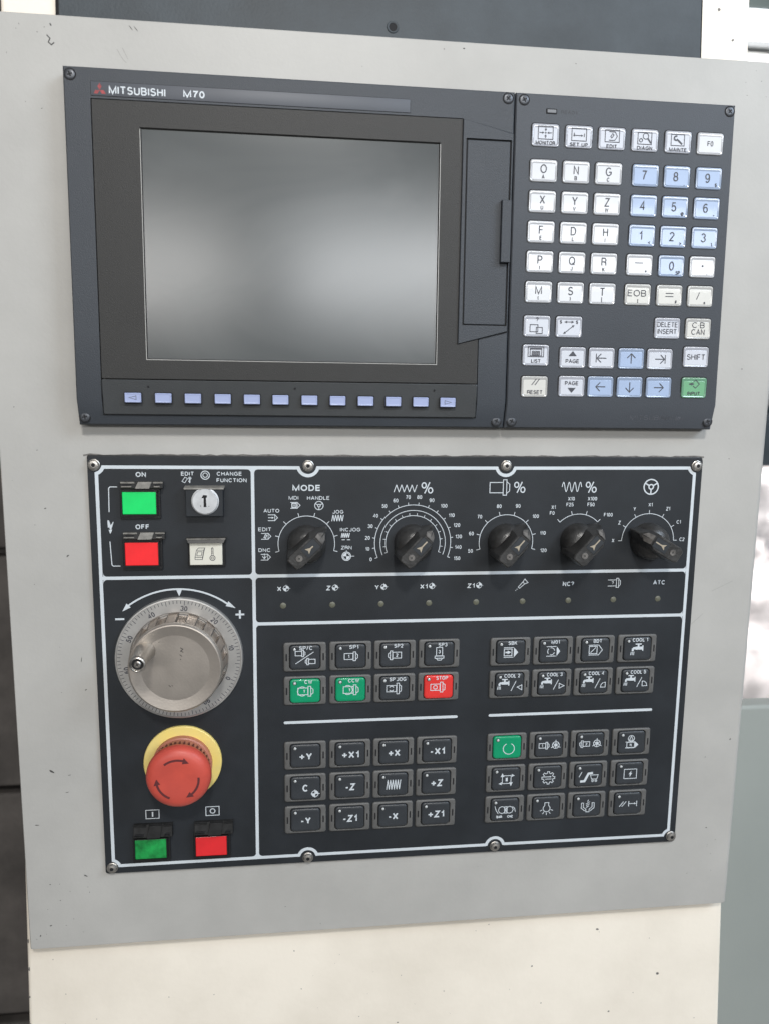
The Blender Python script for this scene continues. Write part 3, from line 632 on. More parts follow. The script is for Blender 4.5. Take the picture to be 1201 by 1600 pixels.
for i, (m, fn, lb) in enumerate(((KG, lg_monitor, 'MONITOR key'), (KG, lg_setup, 'SET UP key'), (KG, lg_edit, 'EDIT key'), (KG, lg_diagn, 'DIAGN key'), (KG, lg_mainte, 'MAINTE key'), (KW, lg_word('F0', h=3.0), 'F0 key'))):
    kkey((279.3, 300.3, 321.2, 342.3, 363.8, 384.8)[i], 176.5, m, fn, INK, 'white ' + lb)
LT = [('O', 'A', 'N', 'B', 'G', 'C'), ('X', 'U', 'Y', 'V', 'Z', 'W'), ('F', 'E', 'D', 'L', 'H', 'I'), ('P', 'I', 'Q', 'J', 'R', 'K'), ('M', '(', 'S', ')', 'T', '[')]
NB = [(('7', ''), ('8', ','), ('9', '$')), (('4', ''), ('5', '@'), ('6', '~')), (('1', '<'), ('2', '>'), ('3', '\\'))]
for j, z in enumerate(RZ):
    for i in range(3):
        kkey(CA[i], z, KW, two(LT[j][2 * i], LT[j][2 * i + 1]), INK, 'white letter key %s' % LT[j][2 * i])
        if j < 3: kkey(CB[i] + (0, 0, .2)[i], z, KB, num(*NB[j][i]), INK, 'pale blue digit key %s' % NB[j][i][0], NB[j][i][1], (4.8, -3.8))
z = RZ[3]; kkey(343.6, z, KW, lambda g: g.line(.5, (-3.2, 1.2), (2.2, 1.2)), INK, 'white minus key', '+', (4.2, -3.6)); kkey(364.7, z, KB, lg_word('0', h=5.6), INK, 'pale blue digit key 0', 'SP', (4.4, -4.0)); kkey(385.4, z, KW, lambda g: g.disc(0, .6, .6, 10), INK, 'white decimal point key', ',', (3.2, -3.6))
z = RZ[4]; kkey(343.6, z + .1, KI, lambda g: (g.text('EOB', -.6, .9, 4.0, wid=12.4), g.text(']', 0, -3.8, 1.9)), INK, 'ivory EOB key'); kkey(364.6, z + .1, KI, lambda g: (g.line(.5, (-2.6, 1.3), (2.6, 1.3)), g.line(.5, (-2.6, -.6), (2.6, -.6))), INK, 'ivory equals key', '#', (4.4, -3.8)); kkey(385.3, z + .1, KI, lambda g: g.line(.5, (-2.4, -2), (-.6, 2.4)), INK, 'ivory slash key', '*', (3.0, -4.0))
kkey(278.8, 63.7, KG, lg_copy, label='grey-white key with two overlapping squares'); kkey(299.6, 63.7, KG, lg_s, label='grey-white key with a double arrow')
kkey(364.7, 64.3, KG, lg_word('DELETE', 'INSERT', 13.6, 12.8, 3.2), label='grey-white DELETE INSERT key'); kkey(385.5, 64.4, KI, lg_word('C·B', 'CAN', 8.6, 9.0, 3.6), label='ivory C·B CAN key')
kkey(278.8, 45.9, KG, lg_list, label='grey-white LIST key')
for i, (cx, m, fn, lb) in enumerate(((302.9, KG, lg_pgup, 'grey-white PAGE up key'), (322.1, KG, lg_arrow(-1, 0, True), 'grey-white key, arrow to a bar on the left'), (341.8, KB, lg_arrow(0, 1), 'pale blue up arrow key'), (361.0, KG, lg_arrow(1, 0, True), 'grey-white key, arrow to a bar on the right'))): kkey(cx, 44.8, m, fn, label=lb)
kkey(385.4, 46.6, KG, lg_word('SHIFT', w1=12.4, h=3.6), label='grey-white SHIFT key')
kkey(278.8, 26.3, KI, lg_reset, label='ivory RESET key')
for cx, m, fn, lb in ((303.2, KG, lg_pgdn, 'grey-white PAGE down key'), (322.3, KB, lg_arrow(-1, 0), 'pale blue left arrow key'), (341.8, KB, lg_arrow(0, -1), 'pale blue down arrow key'), (361.4, KB, lg_arrow(1, 0), 'pale blue right arrow key')): kkey(cx, 26.8, m, fn, label=lb)
kkey(385.6, 27.0, KN, lg_input, label='green INPUT key')
# ================================================================== SWITCH PANEL
PX0, PX1, PZ0, PZ1 = 1.5, 400.4, -298.3, -19.4
sp = thing('switch_panel', 'black switch panel with white lettering, dials, emergency stop and handwheel below the screen', 'control panel', (200, PZ0, 0))
g = G(); g.plate(PX0 - .3, PX1 + .2, PZ0 - .3, PZ1 + .5, .02, .9, 1.2, .2); part('gasket', g, BLK, sp)
g = G(); g.plate(PX0, PX1, PZ0, PZ1, .9, 2.0, 2.2, .25); part('front_plate', g, PANEL, sp)
DP = 2.03
SCR = [(5.6, -24.8), (136.4, -25.1), (264.8, -24.9), (396.2, -24.7), (5.9, -294.0), (135.6, -294.4), (266.4, -293.8), (397.0, -293.6)]
for i, (x, z) in enumerate(SCR): phillips('panel_screw', sp, x, z, 2.0, 3.1, STEEL, STEEL, 17 * i, 1.5, .55)
# white border with notches round the screws
LX0, LX1, LZ0, LZ1, W = 7.2, 394.6, -292.6, -26.4, 2.1
def notch(cx, cz, r, a0, a1, n=10): return [(cx + r * math.cos(R(a0 + (a1 - a0) * i / n)), cz + r * math.sin(R(a0 + (a1 - a0) * i / n))) for i in range(n + 1)]
g = G(); g.base = DP
def seg(cx, cz, a0, a1, r=6.2): return notch(cx, cz, r, a0, a1)
def mid(cx, cz, a0, a1, z):
    q = seg(cx, cz, a0, a1, 6.3); s_ = .7 if a0 < a1 and a0 > 90 else -.7
    return [(q[0][0] - s_, z)] + q + [(q[-1][0] + s_, z)]
pts = seg(4.9, -24.2, -72, -18) + mid(136.4, -25.1, 192, 348, LZ1) + mid(264.8, -24.9, 194, 346, LZ1) + seg(396.9, -24.2, 198, 252)
pts += seg(396.9, -294.8, 108, 162) + mid(266.4, -293.8, 12, 168, LZ0) + mid(135.6, -294.4, 16, 164, LZ0) + seg(4.9, -294.8, 18, 72)
g.line(W, *pts, close=True)
VX = 101.6; HZ = -96.3; HZB = -128.1
g.line(W, (VX, LZ1), (VX, LZ0)); g.line(W, (LX0, HZ), (LX1, HZ)); g.line(W, (VX, HZB), (LX1, HZB))
def fil(x, z, sx, sz, r=2.4):
    h = W / 2 - .05; c = (x + sx * (h + r), z + sz * (h + r))
    L = [(x + sx * h, z + sz * h)] + [(c[0] - sx * r * math.cos(R(t)), c[1] - sz * r * math.sin(R(t))) for t in (0, 22, 45, 67, 90)]
    o = L[0]
    for i in range(1, 5): g.poly(o, L[i], L[i + 1])
for x, z, q in ((VX, LZ1, ((1, -1), (-1, -1))), (VX, HZ, ((1, -1), (-1, -1), (1, 1), (-1, 1))), (LX0, HZ, ((1, 1), (1, -1))), (LX1, HZ, ((-1, 1), (-1, -1))), (VX, HZB, ((1, 1), (1, -1))), (LX1, HZB, ((-1, 1), (-1, -1))), (VX, LZ0, ((1, 1), (-1, 1)))):
    for a, b in q: fil(x, z, a, b)
part('border_line', g, WHITE, sp)
def pr(name='lettering', m=WHITE, label=None):
    g = G(); g.base = DP
    return g
def done(g, name='lettering', m=WHITE, label=None): return part(name, g, m, sp, label=label)
for z_ in ((120.9, 236.2), (259.6, 375.4)):
    g = pr(); g.line(1.9, (z_[0], -196.5), (z_[1], -196.5), cap=True); done(g, 'separator_line')
# ---- cell of the ON and OFF buttons
for t, x, z, h, wd in (('ON', 33.3, -30.7, 3.1, 6.4), ('OFF', 33.2, -63.6, 3.1, 8.6)):
    g = pr(); g.text(t, x, z, h, .03, wid=wd); done(g)
g = pr(); g.text('EDIT', 61.6, -30.2, 2.5, .02, wid=8.0); done(g)
g = pr(); g.text('CHANGE', 79.5, -30.2, 2.5, .02, 'l', wid=15.6); g.text('FUNCTION', 79.3, -34.3, 2.5, .02, 'l', wid=18.7); done(g)
g = pr(); g.circle(.55, 72.4, -31.1, 2.6); g.circle(.45, 72.4, -31.1, 1.4); done(g, 'symbol')
g = pr(); g.line(.35, (58.2, -35.0), (60.0, -32.3), (61.6, -33.2), (59.8, -35.9), close=True); g.line(.55, (62.9, -36), (63, -33)); g.circle(.4, 63, -33, .7, 10); g.line(.4, (62.9, -35.6), (62.1, -34.6)); done(g, 'symbol')
g = pr(); g.line(.55, (18.9, -38.4), (14.6, -38.4), (13.7, -39.3), (13.4, -54.2)); g.line(.55, (13.2, -72.8), (13.8, -87.6), (14.6, -88.5), (19.0, -88.5)); done(g, 'bracket_line')
g = pr(); g.poly((12.1, -59.4), (12.3, -64.2), (14.1, -62.6)); g.poly((12.1, -59.4), (13.1, -59.4), (14.1, -62.6)); g.poly((13.0, -63.8), (15.9, -60.0), (14.1, -66)); g.line(.5, (15.6, -60.4), (13.8, -66)); g.poly((12.7, -65.3), (14.9, -65.3), (13.6, -68)); done(g, 'symbol', label='white flash arrow')
def sqbutton(x0, x1, zt, zb, hz, lens, name, label, dirty=0, lit=1):
    """lens x0..x1, zt..zb; hinge of the flip cover above up to hz"""
    o = ((x0 + x1) / 2, (zt + zb) / 2, 2.0)
    g = G(); g.plate(x0 - 1.7, x1 + 2.4, zb - 3.2, zt + 2.0, 2.0, 3.4, .8, .3); b = part(name, g, BLK, sp, o, label)
    g = G(); g.ringplate(rr(x0 - .75, x1 + .75, zb - .75, zt + .75), rr(x0 - .1, x1 + .1, zb - .1, zt + .1), 3.3, 5.4, 3.6); part('lens_rim', g, BLK, b, o, angle=20)
    g = G(); g.plate(x0, x1, zb, zt, 3.4, 5.0, .3, .35); part('lens', g, lens, b, o)
    if hz is not None:
        a, c = x0 - .6, x1 + 4.4; m0, m1 = zt + 2.2, hz
        g = G(); q = [(a + 1, 2), (a + 1, 5.5), (a + .5, 7.5)]
        H = m1 - m0
        # sloping hinge body, its top edge leaning back to the panel
        g.loft([[(a, m0, 2), (c, m0, 2), (c, m1, 2), (a, m1, 2)], [(a, m0, 6.6), (c, m0, 6.6), (c, m1, 4.2), (a, m1, 4.2)], [(a + .3, m0 + .5, 7.0), (c - .3, m0 + .5, 7.0), (c - .3, m1 - .4, 4.6), (a + .3, m1 - .4, 4.6)]])
        HG = HNG if lit else HNG2; h = part('cover_hinge', g, HG, b, o, angle=20)
        L = c - a
        g = G(); g.loft([[(a + .36 * L, m0 + .2, 6), (a + .70 * L, m0 + .2, 6), (a + .74 * L, m1 - .1, 4), (a + .40 * L, m1 - .1, 4)], [(a + .36 * L, m0 + .2, 7.9), (a + .69 * L, m0 + .2, 7.9), (a + .74 * L, m1 - .1, 5.9), (a + .42 * L, m1 - .1, 5.9)]])
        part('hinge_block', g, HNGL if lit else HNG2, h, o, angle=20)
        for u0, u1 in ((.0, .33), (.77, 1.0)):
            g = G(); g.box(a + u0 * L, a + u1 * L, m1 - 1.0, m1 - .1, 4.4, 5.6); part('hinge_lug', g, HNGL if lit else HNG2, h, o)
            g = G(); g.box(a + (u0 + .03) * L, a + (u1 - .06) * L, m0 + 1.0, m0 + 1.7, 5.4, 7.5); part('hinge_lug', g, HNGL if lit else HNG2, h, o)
            g = G(); g.base = 7.1; g.poly((a + (u0 + .04) * L, m0 + 2.1), (a + (u1 - .1) * L, m0 + 1.9), (a + (u1 - .03) * L, m0 + 3.0), (a + (u0 + .06) * L, m0 + 3.2)); part('hinge_slot', g, GAP, h, o)
    g = G(); g.line(.35, (x0 - 1.4, 0), (x1 + 2.0, 0)); 
    return b
def cv(x, z, h): return conv(x, z, h)
for (x0, zt), (x1, zb), hz, lens, lb, lit in ((cv(21.5, -41.6, 5), cv(42.0, -55.7, 5), -34.9, LENSG, 'lit green ON push button with flip cover hinge', 1), (cv(22.0, -73.6, 5), cv(42.3, -88.4, 5), -66.6, LENSR, 'lit red OFF push button with flip cover hinge', 1),
        (cv(21.0, -275.2, 5), cv(41.4, -289.2, 5), -262.8, LENSG2, 'grimy green push button at the lower left', 0), (cv(60.6, -275.4, 5), cv(81.2, -289.4, 5), -263.0, LENSR2, 'red push button right of the grimy green one', 0)):
    sqbutton(x0, x1, zt, zb, hz if lit else hz - .4, lens, 'push_button', lb, lit=lit)
# key switch
x0, z1 = 60.4, -38.6
o = (72.2, -50.4, 2)
g = G(); g.plate(60.8, 83.6, -56.4, -38.8, 2, 8.2, .8, .4); ks = part('key_switch', g, PANEL, sp, o, 'square black key switch with a silver lock face', angle=20)
g = G(); g.loft([[(60.0, -38.9, 2), (84.4, -38.9, 2), (84.4, -37.6, 2), (60.0, -37.6, 2)], [(60.0, -39.2, 9.0), (84.2, -39.2, 9.0), (84.2, -38.3, 8.8), (60.0, -38.3, 8.8)]]); part('hood', g, HNGL, ks, o)
cx, cz = cv(71.9, -47.8, 9.5)
g = G(); g.lathe(cx, cz, [(8.5, 8.0), (8.4, 8.5), (7.9, 8.7), (7.8, 9.6), (7.5, 9.9), (.05, 9.95)], 40); lk = part('lock_face', g, ALU, ks, o)
g = G(); g.base = 10.0; g.poly((cx - .8, cz - 3.4), (cx + .9, cz - 3.4), (cx + .7, cz + 2.6), (cx - .7, cz + 2.6)); g.poly((cx - 2.0, cz + 2.2), (cx + 1.4, cz + 2.6), (cx + 1.3, cz + 4.0), (cx - .9, cz + 4.2)); g.disc(cx - 2.6, cz - 2.7, .3, 6); g.disc(cx + 2.4, cz - 2.9, .25, 6); part('keyhole', g, GAP, lk, o)
# cream icon button
(x0, zt), (x1, zb) = cv(61.7, -74.4, 5.5), cv(82.0, -88.5, 5.5); o = ((x0 + x1) / 2, -82, 2)
g = G(); g.plate(x0 - 1.3, x1 + 1.6, zb - 1.5, zt + 1.2, 2, 4.0, .6, .3); tb = part('push_button', g, BLK, sp, o, 'cream push button with mould and thermometer icons')
g = G(); g.plate(x0, x1, zb, zt, 3.4, 5.8, .4, .4); part('lens', g, LENSW, tb, o)
g = G(); g.loft([[(x0 - 1.6, zt + .6, 2), (x1 + 2.2, zt + .6, 2), (x1 + 2.6, zt + 3.4, 2), (x0 - 1.8, zt + 3.4, 2)], [(x0 - .4, zt + .5, 8.2), (x1 + 1.0, zt + .5, 8.2), (x1 + 2.2, zt + 3.0, 6.6), (x0 - 1.6, zt + 3.0, 6.6)]]); part('hood', g, HNG, tb, o, angle=20)
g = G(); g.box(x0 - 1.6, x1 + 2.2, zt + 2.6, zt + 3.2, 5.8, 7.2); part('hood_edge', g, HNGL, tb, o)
g = G(); g.base = 5.84; g.at((x0 + x1) / 2 - 3.6, (zt + zb) / 2 + .2)
g.line(.35, (-3.2, -3.6), (1.4, -3.6), (1.4, -2.2), (-3.2, -2.2), close=True); g.line(.35, (-3.2, -2.2), (-2.2, 2.4), (-1, 3.8), (3, 3.8), (2.4, 2.8), (1.4, -2.2)); g.line(.3, (-2.2, 2.4), (2.2, 2.4)); g.line(.35, (-1.6, 1.4), (1.3, 1.4), (.7, -1.2), (-2.1, -1.2), close=True); g.line(.3, (3, 3.8), (2.2, .6), (1.4, -3.6))
g.at((x0 + x1) / 2 + 4.0, (zt + zb) / 2 + .2); g.circle(.45, 0, -2.7, 1.6, 14); g.circle(.3, 0, -2.7, .7, 8); g.line(.3, (-.5, -1.2), (-.5, 3.6), (0, 4.1), (.5, 3.6), (.5, -1.2)); [g.line(.25, (-.5, zz), (.5, zz)) for zz in (.4, 1.4, 2.4, 3.3)]
part('legend', g, INK, tb, o)
# ---- rotary switches
def wave(g, w, x0, x1, z0, z1, n):
    q = [(x0 + (x1 - x0) * i / n, z1 if i % 2 else z0) for i in range(n + 1)]
    for a, b in zip(q, q[1:]): g.line(w, a, b)
def cr(g, x, z, r=1.5):   # centre-of-gravity mark
    g.circle(.3, x, z, r, 16); g.poly((x, z), *[(x + r * math.cos(R(a)), z + r * math.sin(R(a))) for a in range(0, 91, 15)]); g.poly((x, z), *[(x + r * math.cos(R(a)), z + r * math.sin(R(a))) for a in range(180, 271, 15)])
    g.line(.25, (x - r * 1.25, z), (x + r * 1.5, z)); g.line(.25, (x, z - r * 1.25), (x, z + r * 1.35))
def wheelic(g, x, z, r, w):
    g.circle(w, x, z, r, 28); g.circle(w, x, z, r * .32, 12)
    for a in (150, 30, 270): g.line(w, (x + r * .35 * math.cos(R(a)), z + r * .35 * math.sin(R(a))), (x + r * math.cos(R(a)), z + r * math.sin(R(a))))
def docbox(g, x, z, s=1.0, inner='arrow', open_=True):
    g.line(.35 * s, (x - 2.4 * s, z + 1.5 * s), (x + 1.1 * s, z + 1.5 * s)); g.line(.35 * s, (x - 2.4 * s, z - 1.5 * s), (x + 1.1 * s, z - 1.5 * s))
    g.line(.35 * s, (x + 1.1 * s, z + 1.5 * s), (x + 2.5 * s, z), (x + 1.1 * s, z - 1.5 * s), close=True)
    if inner == 'arrow': g.arrow(.35 * s, x - 2.2 * s, z, x + .7 * s, z, 1.1 * s)
    if inner == 'pen': g.line(.4 * s, (x - 1.0 * s, z - .6 * s), (x - .2 * s, z + .9 * s), (x + .5 * s, z + .5 * s), (x - .3 * s, z - 1 * s), close=True)
    if inner == 'y': g.line(.3 * s, (x - .6 * s, z - .9 * s), (x - .6 * s, z + 1.9 * s)); g.arc(.3 * s, x - .6 * s, z + .7 * s, 1.0 * s, 180, 360, 8); g.poly((x - 1.1 * s, z - .3 * s), (x - .1 * s, z - .3 * s), (x - .6 * s, z - 1.2 * s))
    if inner == 'box': g.rect(.5 * s, x - 1.6 * s, x + .5 * s, z - 1.0 * s, z + 1.0 * s); g.fill(x - .75 * s, x - .3 * s, z - .5 * s, z + .5 * s)
CZ = -75.4
def knob(cx, ang, label):
    o = (cx, CZ, 2.0)
    g = G(); g.lathe(cx, CZ, [(12.4, 2.0), (12.3, 6.0), (11.6, 10.5), (10.2, 13.2), (7.5, 15.4), (4.0, 16.4)], 44); k = part('rotary_switch', g, KNB, sp, o, label)
    c_, s_ = math.cos(R(ang)), math.sin(R(ang))
    def L(u, v): return (cx + u * c_ - v * s_, CZ + u * s_ + v * c_)
    g = G()
    # grip: outline per height (u along pointer, v across)
    def outl(f, b, wd, tip, d, df=None):
        pts = [(-b, -wd * .72), (-b * .80, -wd), (f * .62, -wd), (f, -wd * .55), (f + tip, -.35), (f + tip, .35), (f, wd * .55), (f * .62, wd), (-b * .80, wd), (-b, wd * .72)]
        out = []
        for u, v in pts:
            dd = d if df is None else df(u); out.append((*L(u, v), dd))
        return out
    top = lambda u: 27.2 if u < 9.5 else 27.2 - (u - 9.5) * 2.2
    g.loft([outl(12.8, 13.4, 6.4, 4.2, 5.0), outl(12.6, 13.2, 6.2, 4.2, 12.5), outl(12.0, 13.0, 5.8, 2.8, 0, lambda u: min(20.5, 20.5 - max(0, u - 11) * 1.2)), outl(10.2, 12.8, 5.3, 1.0, 0, lambda u: 26.4 - max(0, u - 9) * 1.8), outl(9.5, 12.2, 4.8, .6, 0, lambda u: 27.0 - max(0, u - 9) * 1.4)])
    gr = part('grip', g, KNB, k, o, angle=25)
    g = G(); g.at(cx, CZ, ang); g.base = 27.04
    g.fill(-2.2, 8.2, -3.6, 3.6); part('insert_plate', g, CAP, k, o)
    g = G(); g.at(cx, CZ, ang); g.base = 27.16; g.line(.22, (8.2, -3.65), (8.2, 3.65), (-2.2, 3.65)); g.line(.22, (8.2, -3.65), (-2.2, -3.65)); part('insert_seam', g, GAP, k, o)
    g = G(); g.at(cx, CZ, ang); g.base = 27.2
    g.poly((.4, -1.7), (1.4, 0), (.4, 1.7), (2.4, .75)) if 0 else None
    g.poly((-.2, -2.0), (2.8, -.45), (2.8, .45), (.7, 0)); g.poly((-.2, 2.0), (.7, 0), (2.8, .45)); g.fill(2.7, 7.4 if ang > 44 else 4.8, -.42, .42); part('pointer_mark', g, GOLD, k, o)
    xs_, zs_ = L(-6.6, 0); g = G(); g.lathe(xs_, zs_, [(2.1, 27.0), (2.0, 27.2), (1.6, 27.22), (1.5, 27.1), (.5, 27.1)], 18); s1 = part('grip_screw', g, WEAR_HI, k, o)
    g = G(); g.at(xs_, zs_, ang); g.base = 27.16; g.line(.3, (-.8, 0), (.8, 0)); g.line(.3, (0, -.8), (0, .8)); part('screw_recess', g, GAP, k, o)
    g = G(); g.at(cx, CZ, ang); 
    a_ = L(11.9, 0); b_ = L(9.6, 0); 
    g.add([(*L(9.75, -3.2), 26.75), (*L(12.1, -3.1), 21.5), (*L(14.6, -.4), 19.8), (*L(10.6, 0), 26.6), (*L(9.75, 0), 27.1), (*L(14.6, .4), 19.8), (*L(12.1, 3.1), 21.5), (*L(9.75, 3.2), 26.75)], [(0, 1, 2, 3, 4), (4, 3, 5, 6, 7)]); part('tip_highlight_wear', g, WEAR_HI, k, o)  # wedge coloured lighter for the highlight along the worn tip
    return k
def dial(cx, r, a0, a1, step, lt=1.7, w=.42, out=True):
    g = pr(); g.arc(w, cx, CZ, r, a0, a1, 40); n = int(round(abs(a1 - a0) / step))
    for i in range(n + 1):
        a = R(a0 + (a1 - a0) * i / n); g.line(w, (cx + (r - .1) * math.cos(a), CZ + (r - .1) * math.sin(a)), (cx + (r + lt) * math.cos(a), CZ + (r + lt) * math.sin(a)))
    return g
g = dial(135.3, 18.1, 195, -15, 30, 2.5); done(g, 'dial_scale')
g = pr(); g.text('MODE', 135.4, -39.2, 3.9, .03, wid=18); done(g)
for t, x, z, wd in (('MDI', 127.2, -45.6, 6.2), ('HANDLE', 142.9, -45.7, 14.4), ('AUTO', 113.2, -53.8, 10), ('EDIT', 108.9, -65.8, 8.4), ('DNC', 108.6, -79.3, 7.8), ('JOG', 155.5, -54.7, 7.0), ('INCJOG', 163.4, -66.4, 13.2), ('ZRN', 161.0, -78.2, 7.0)):
    g = pr(); g.text(t, x, z, 2.4, .008, wid=wd); done(g)
g = pr(); docbox(g, 128.2, -50.4, 1.25, 'box'); done(g, 'symbol')
g = pr(); wheelic(g, 143.3, -50.6, 2.7, .45); done(g, 'symbol')
g = pr(); docbox(g, 113.9, -58.3, 1.25, 'arrow'); done(g, 'symbol')
g = pr(); docbox(g, 109.6, -70.3, 1.25, 'pen'); done(g, 'symbol')
g = pr(); docbox(g, 109.2, -83.9, 1.25, 'y'); done(g, 'symbol')
g = pr(); wave(g, .5, 151.5, 159.0, -60.8, -56.7, 9); done(g, 'symbol')
g = pr(); wave(g, .5, 157.6, 163.0, -71.6, -68.6, 9); g.line(.5, (158, -73.0), (160, -73.0)); g.line(.5, (161.4, -73.0), (163.4, -73.0)); done(g, 'symbol')
g = pr(); g.circle(.5, 161.0, -83.9, 2.8, 24); g.circle(.4, 161, -83.9, 2.1, 18); g.poly((161, -83.9), *[(161 + 2 * math.cos(R(a)), -83.9 + 2 * math.sin(R(a))) for a in range(90, 181, 15)]); g.poly((161, -83.9), *[(161 + 2 * math.cos(R(a)), -83.9 + 2 * math.sin(R(a))) for a in range(270, 361, 15)]); g.line(.4, (163.8, -83.9), (166.2, -83.9)); g.line(.4, (161, -81.2), (161, -80)); done(g, 'symbol')
knob(135.3, 43, 'MODE rotary switch pointing at JOG')
g = dial(204.2, 25.0, 202.5, -22.5, 15, 1.7); g.arc(.42, 204.2, CZ, 21.4, 202, -22, 40); g.arc(.42, 204.2, CZ, 18.0, 200, -20, 40)
for i in range(16):
    a = R(202.5 - 15 * i) if 0 < i < 15 else R(200 if i == 0 else -20); g.line(.36, (204.2 + 18 * math.cos(a), CZ + 18 * math.sin(a)), (204.2 + 19.7 * math.cos(a), CZ + 19.7 * math.sin(a)))
done(g, 'dial_scale')
for i, (x, z) in enumerate([(176.9, -86.2), (174.6, -79.2), (174.6, -71.9), (176.3, -64.2), (179.8, -57.4), (185.3, -51.1), (192.5, -47.5), (200.6, -45.3), (208.0, -45.3), (216.1, -47.4), (224.2, -51.1), (229.4, -57.3), (233.0, -63.9), (234.4, -71.5), (234.3, -78.6), (233.7, -86.1)]):
    t = str(i * 10); g = pr(); g.text(t, x, z, 2.5, .006); done(g)
g = pr(); wave(g, .5, 191.2, 206.2, -42.0, -37.3, 9); done(g, 'symbol')
g = pr(); g.text('%', 212.9, -39.3, 7.6, .0, wid=8.0, wt=.10); done(g)
knob(204.2, 47, 'feed rate rotary switch inside the 0 to 150 scale')
g = dial(266.5, 18.2, 195, -15, 30, 2.5); done(g, 'dial_scale')
for t, x, z in (('50', 242.6, -81.3), ('60', 242.9, -69.6), ('70', 248.2, -58.4), ('80', 261.0, -51.5), ('90', 273.8, -51.4), ('100', 286.0, -58.3), ('110', 291.4, -69.6), ('120', 292.3, -81.4)):
    g = pr(); g.text(t, x, z, 2.5, .006); done(g)
g = pr(); g.line(.5, (263.2, -35.8), (254.4, -35.8), (254.4, -42.6), (263.2, -42.6)); g.rect(.5, 263.3, 265.6, -44.2, -34.0); g.line(.5, (265.7, -35.4), (267.6, -37.0), (267.6, -41.4), (265.7, -43.0)); done(g, 'symbol')
g = pr(); g.text('%', 274.4, -39.0, 7.6, .0, wid=8.0, wt=.10); done(g)
knob(266.5, 49, 'spindle speed rotary switch inside the 50 to 120 scale')
g = dial(315.9, 18.4, 135, 45, 30, 2.6); done(g, 'dial_scale')
for L_, x, z in ((('X1', 'F0'), 298.0, -54.2), (('X10', 'F25'), 310.0, -48.6), (('X100', 'F50'), 324.5, -48.6), (('F100',), 336.1, -57.6)):
    for k, t in enumerate(L_): g = pr(); g.text(t, x if k == 0 else x - .8, z - 3.9 * k + (1.9 if len(L_) > 1 else 0), 2.5, .006); done(g)
g = pr(); g.line(.5, *[(303.2 + 13.4 * i / 40, -38.8 + 3.1 * math.sin(2 * PI * 3.5 * i / 40 )) for i in range(41)]); done(g, 'symbol')
g = pr(); g.text('%', 323.2, -39.0, 7.6, .0, wid=8.0, wt=.10); done(g)
knob(315.9, 48, 'rapid override rotary switch below the X10 and X100 marks')
g = dial(364.9, 18.4, 180, 0, 30, 2.4); done(g, 'dial_scale')
for t, x, z in (('X', 340.5, -75.2), ('Z', 344.3, -63.0), ('Y', 354.4, -53.7), ('X1', 365.4, -50.9), ('Z1', 378.0, -53.7), ('C1', 386.2, -62.8), ('C2', 389.4, -74.8)):
    g = pr(); g.text(t, x, z, 2.5, .006); done(g)
g = pr(); wheelic(g, 365.0, -38.8, 5.0, .85); done(g, 'symbol', label='white steering wheel symbol')
knob(364.9, 149, 'axis selector rotary switch pointing at Z')
# ---- indicator row
for i in range(9):
    x = 120.1 + 31.86 * i; z = -116.2
    g = G(); g.lathe(x, z, [(2.0, 2.0), (1.95, 2.1), (1.4, 2.35), (.05, 2.45)], 20); part('indicator_lamp', g, LEDM, sp, (x, z, 2))
for t, x, wd, mk in (('X', 117.7, 2.9, 1), ('Z', 149.4, 2.9, 1), ('Y', 181.1, 3.0, 1), ('X1', 212.0, 5.2, 1), ('Z1', 243.7, 5.2, 1), ('NC?', 310.8, 8.0, 0), ('ATC', 375.2, 8.6, 0)):
    g = pr(); g.text(t, x, -104.7 if not mk else -104.9, 3.1, .03, wid=wd); done(g)
    if mk: g = pr(); cr(g, x + wd / 2 + 2.9, -104.7, 1.8); done(g, 'symbol')
g = pr(); g.line(.45, (276.0, -106.4), (279.2, -102.8), (280.4, -100.9), (282.6, -103.4), (280.3, -104.3), (277.0, -107.2), close=True); g.line(.4, (279.2, -102.8), (280.3, -104.3)); g.disc(275.2, -107.8, .35, 6); g.disc(274.4, -108.6, .3, 6); done(g, 'symbol')
g = pr(); g.line(.45, (338.6, -102.5), (344.6, -102.5)); g.line(.45, (338.6, -106.7), (344.6, -106.7)); g.rect(.45, 344.6, 346.2, -107.8, -101.4); g.line(.45, (346.3, -102.2), (347.4, -103.2), (347.4, -106.0), (346.3, -107.0)); g.text('?', 342.0, -104.6, 2.6, .01); done(g, 'symbol')
# ---- handwheel arrow band
g = pr(); WX, WZ = 53.7, -149.6
g.arc(1.1, WX, WZ - 6, 51.6, 128, 52, 30); 
for sg in (-1, 1):
    a = R(90 + sg * 36.5); r_ = 51.6; cx = WX + r_ * math.cos(a); cz = WZ - 6 + r_ * math.sin(a)
    ex, ez = (19.0, -118.0) if sg > 0 else (89.8, -117.2); d = Vector((ex - cx, ez - cz)); L = d.length; d.normalize(); n = Vector((-d.y, d.x))
    g.poly((cx + n.x * 1.8, cz + n.y * 1.8), (cx - n.x * 1.8, cz - n.y * 1.8), (ex, ez))
g.poly((52.8, -104.6), (56.2, -104.6), (54.5, -108.7)); done(g, 'direction_arrow')
g = pr(); g.line(1.2, (14.4, -123.0), (20.0, -123.0)); done(g, 'symbol', label='white minus sign')
g = pr(); g.line(1.2, (89.6, -121.5), (95.2, -121.5)); g.line(1.2, (92.4, -118.7), (92.4, -124.3)); done(g, 'symbol', label='white plus sign')
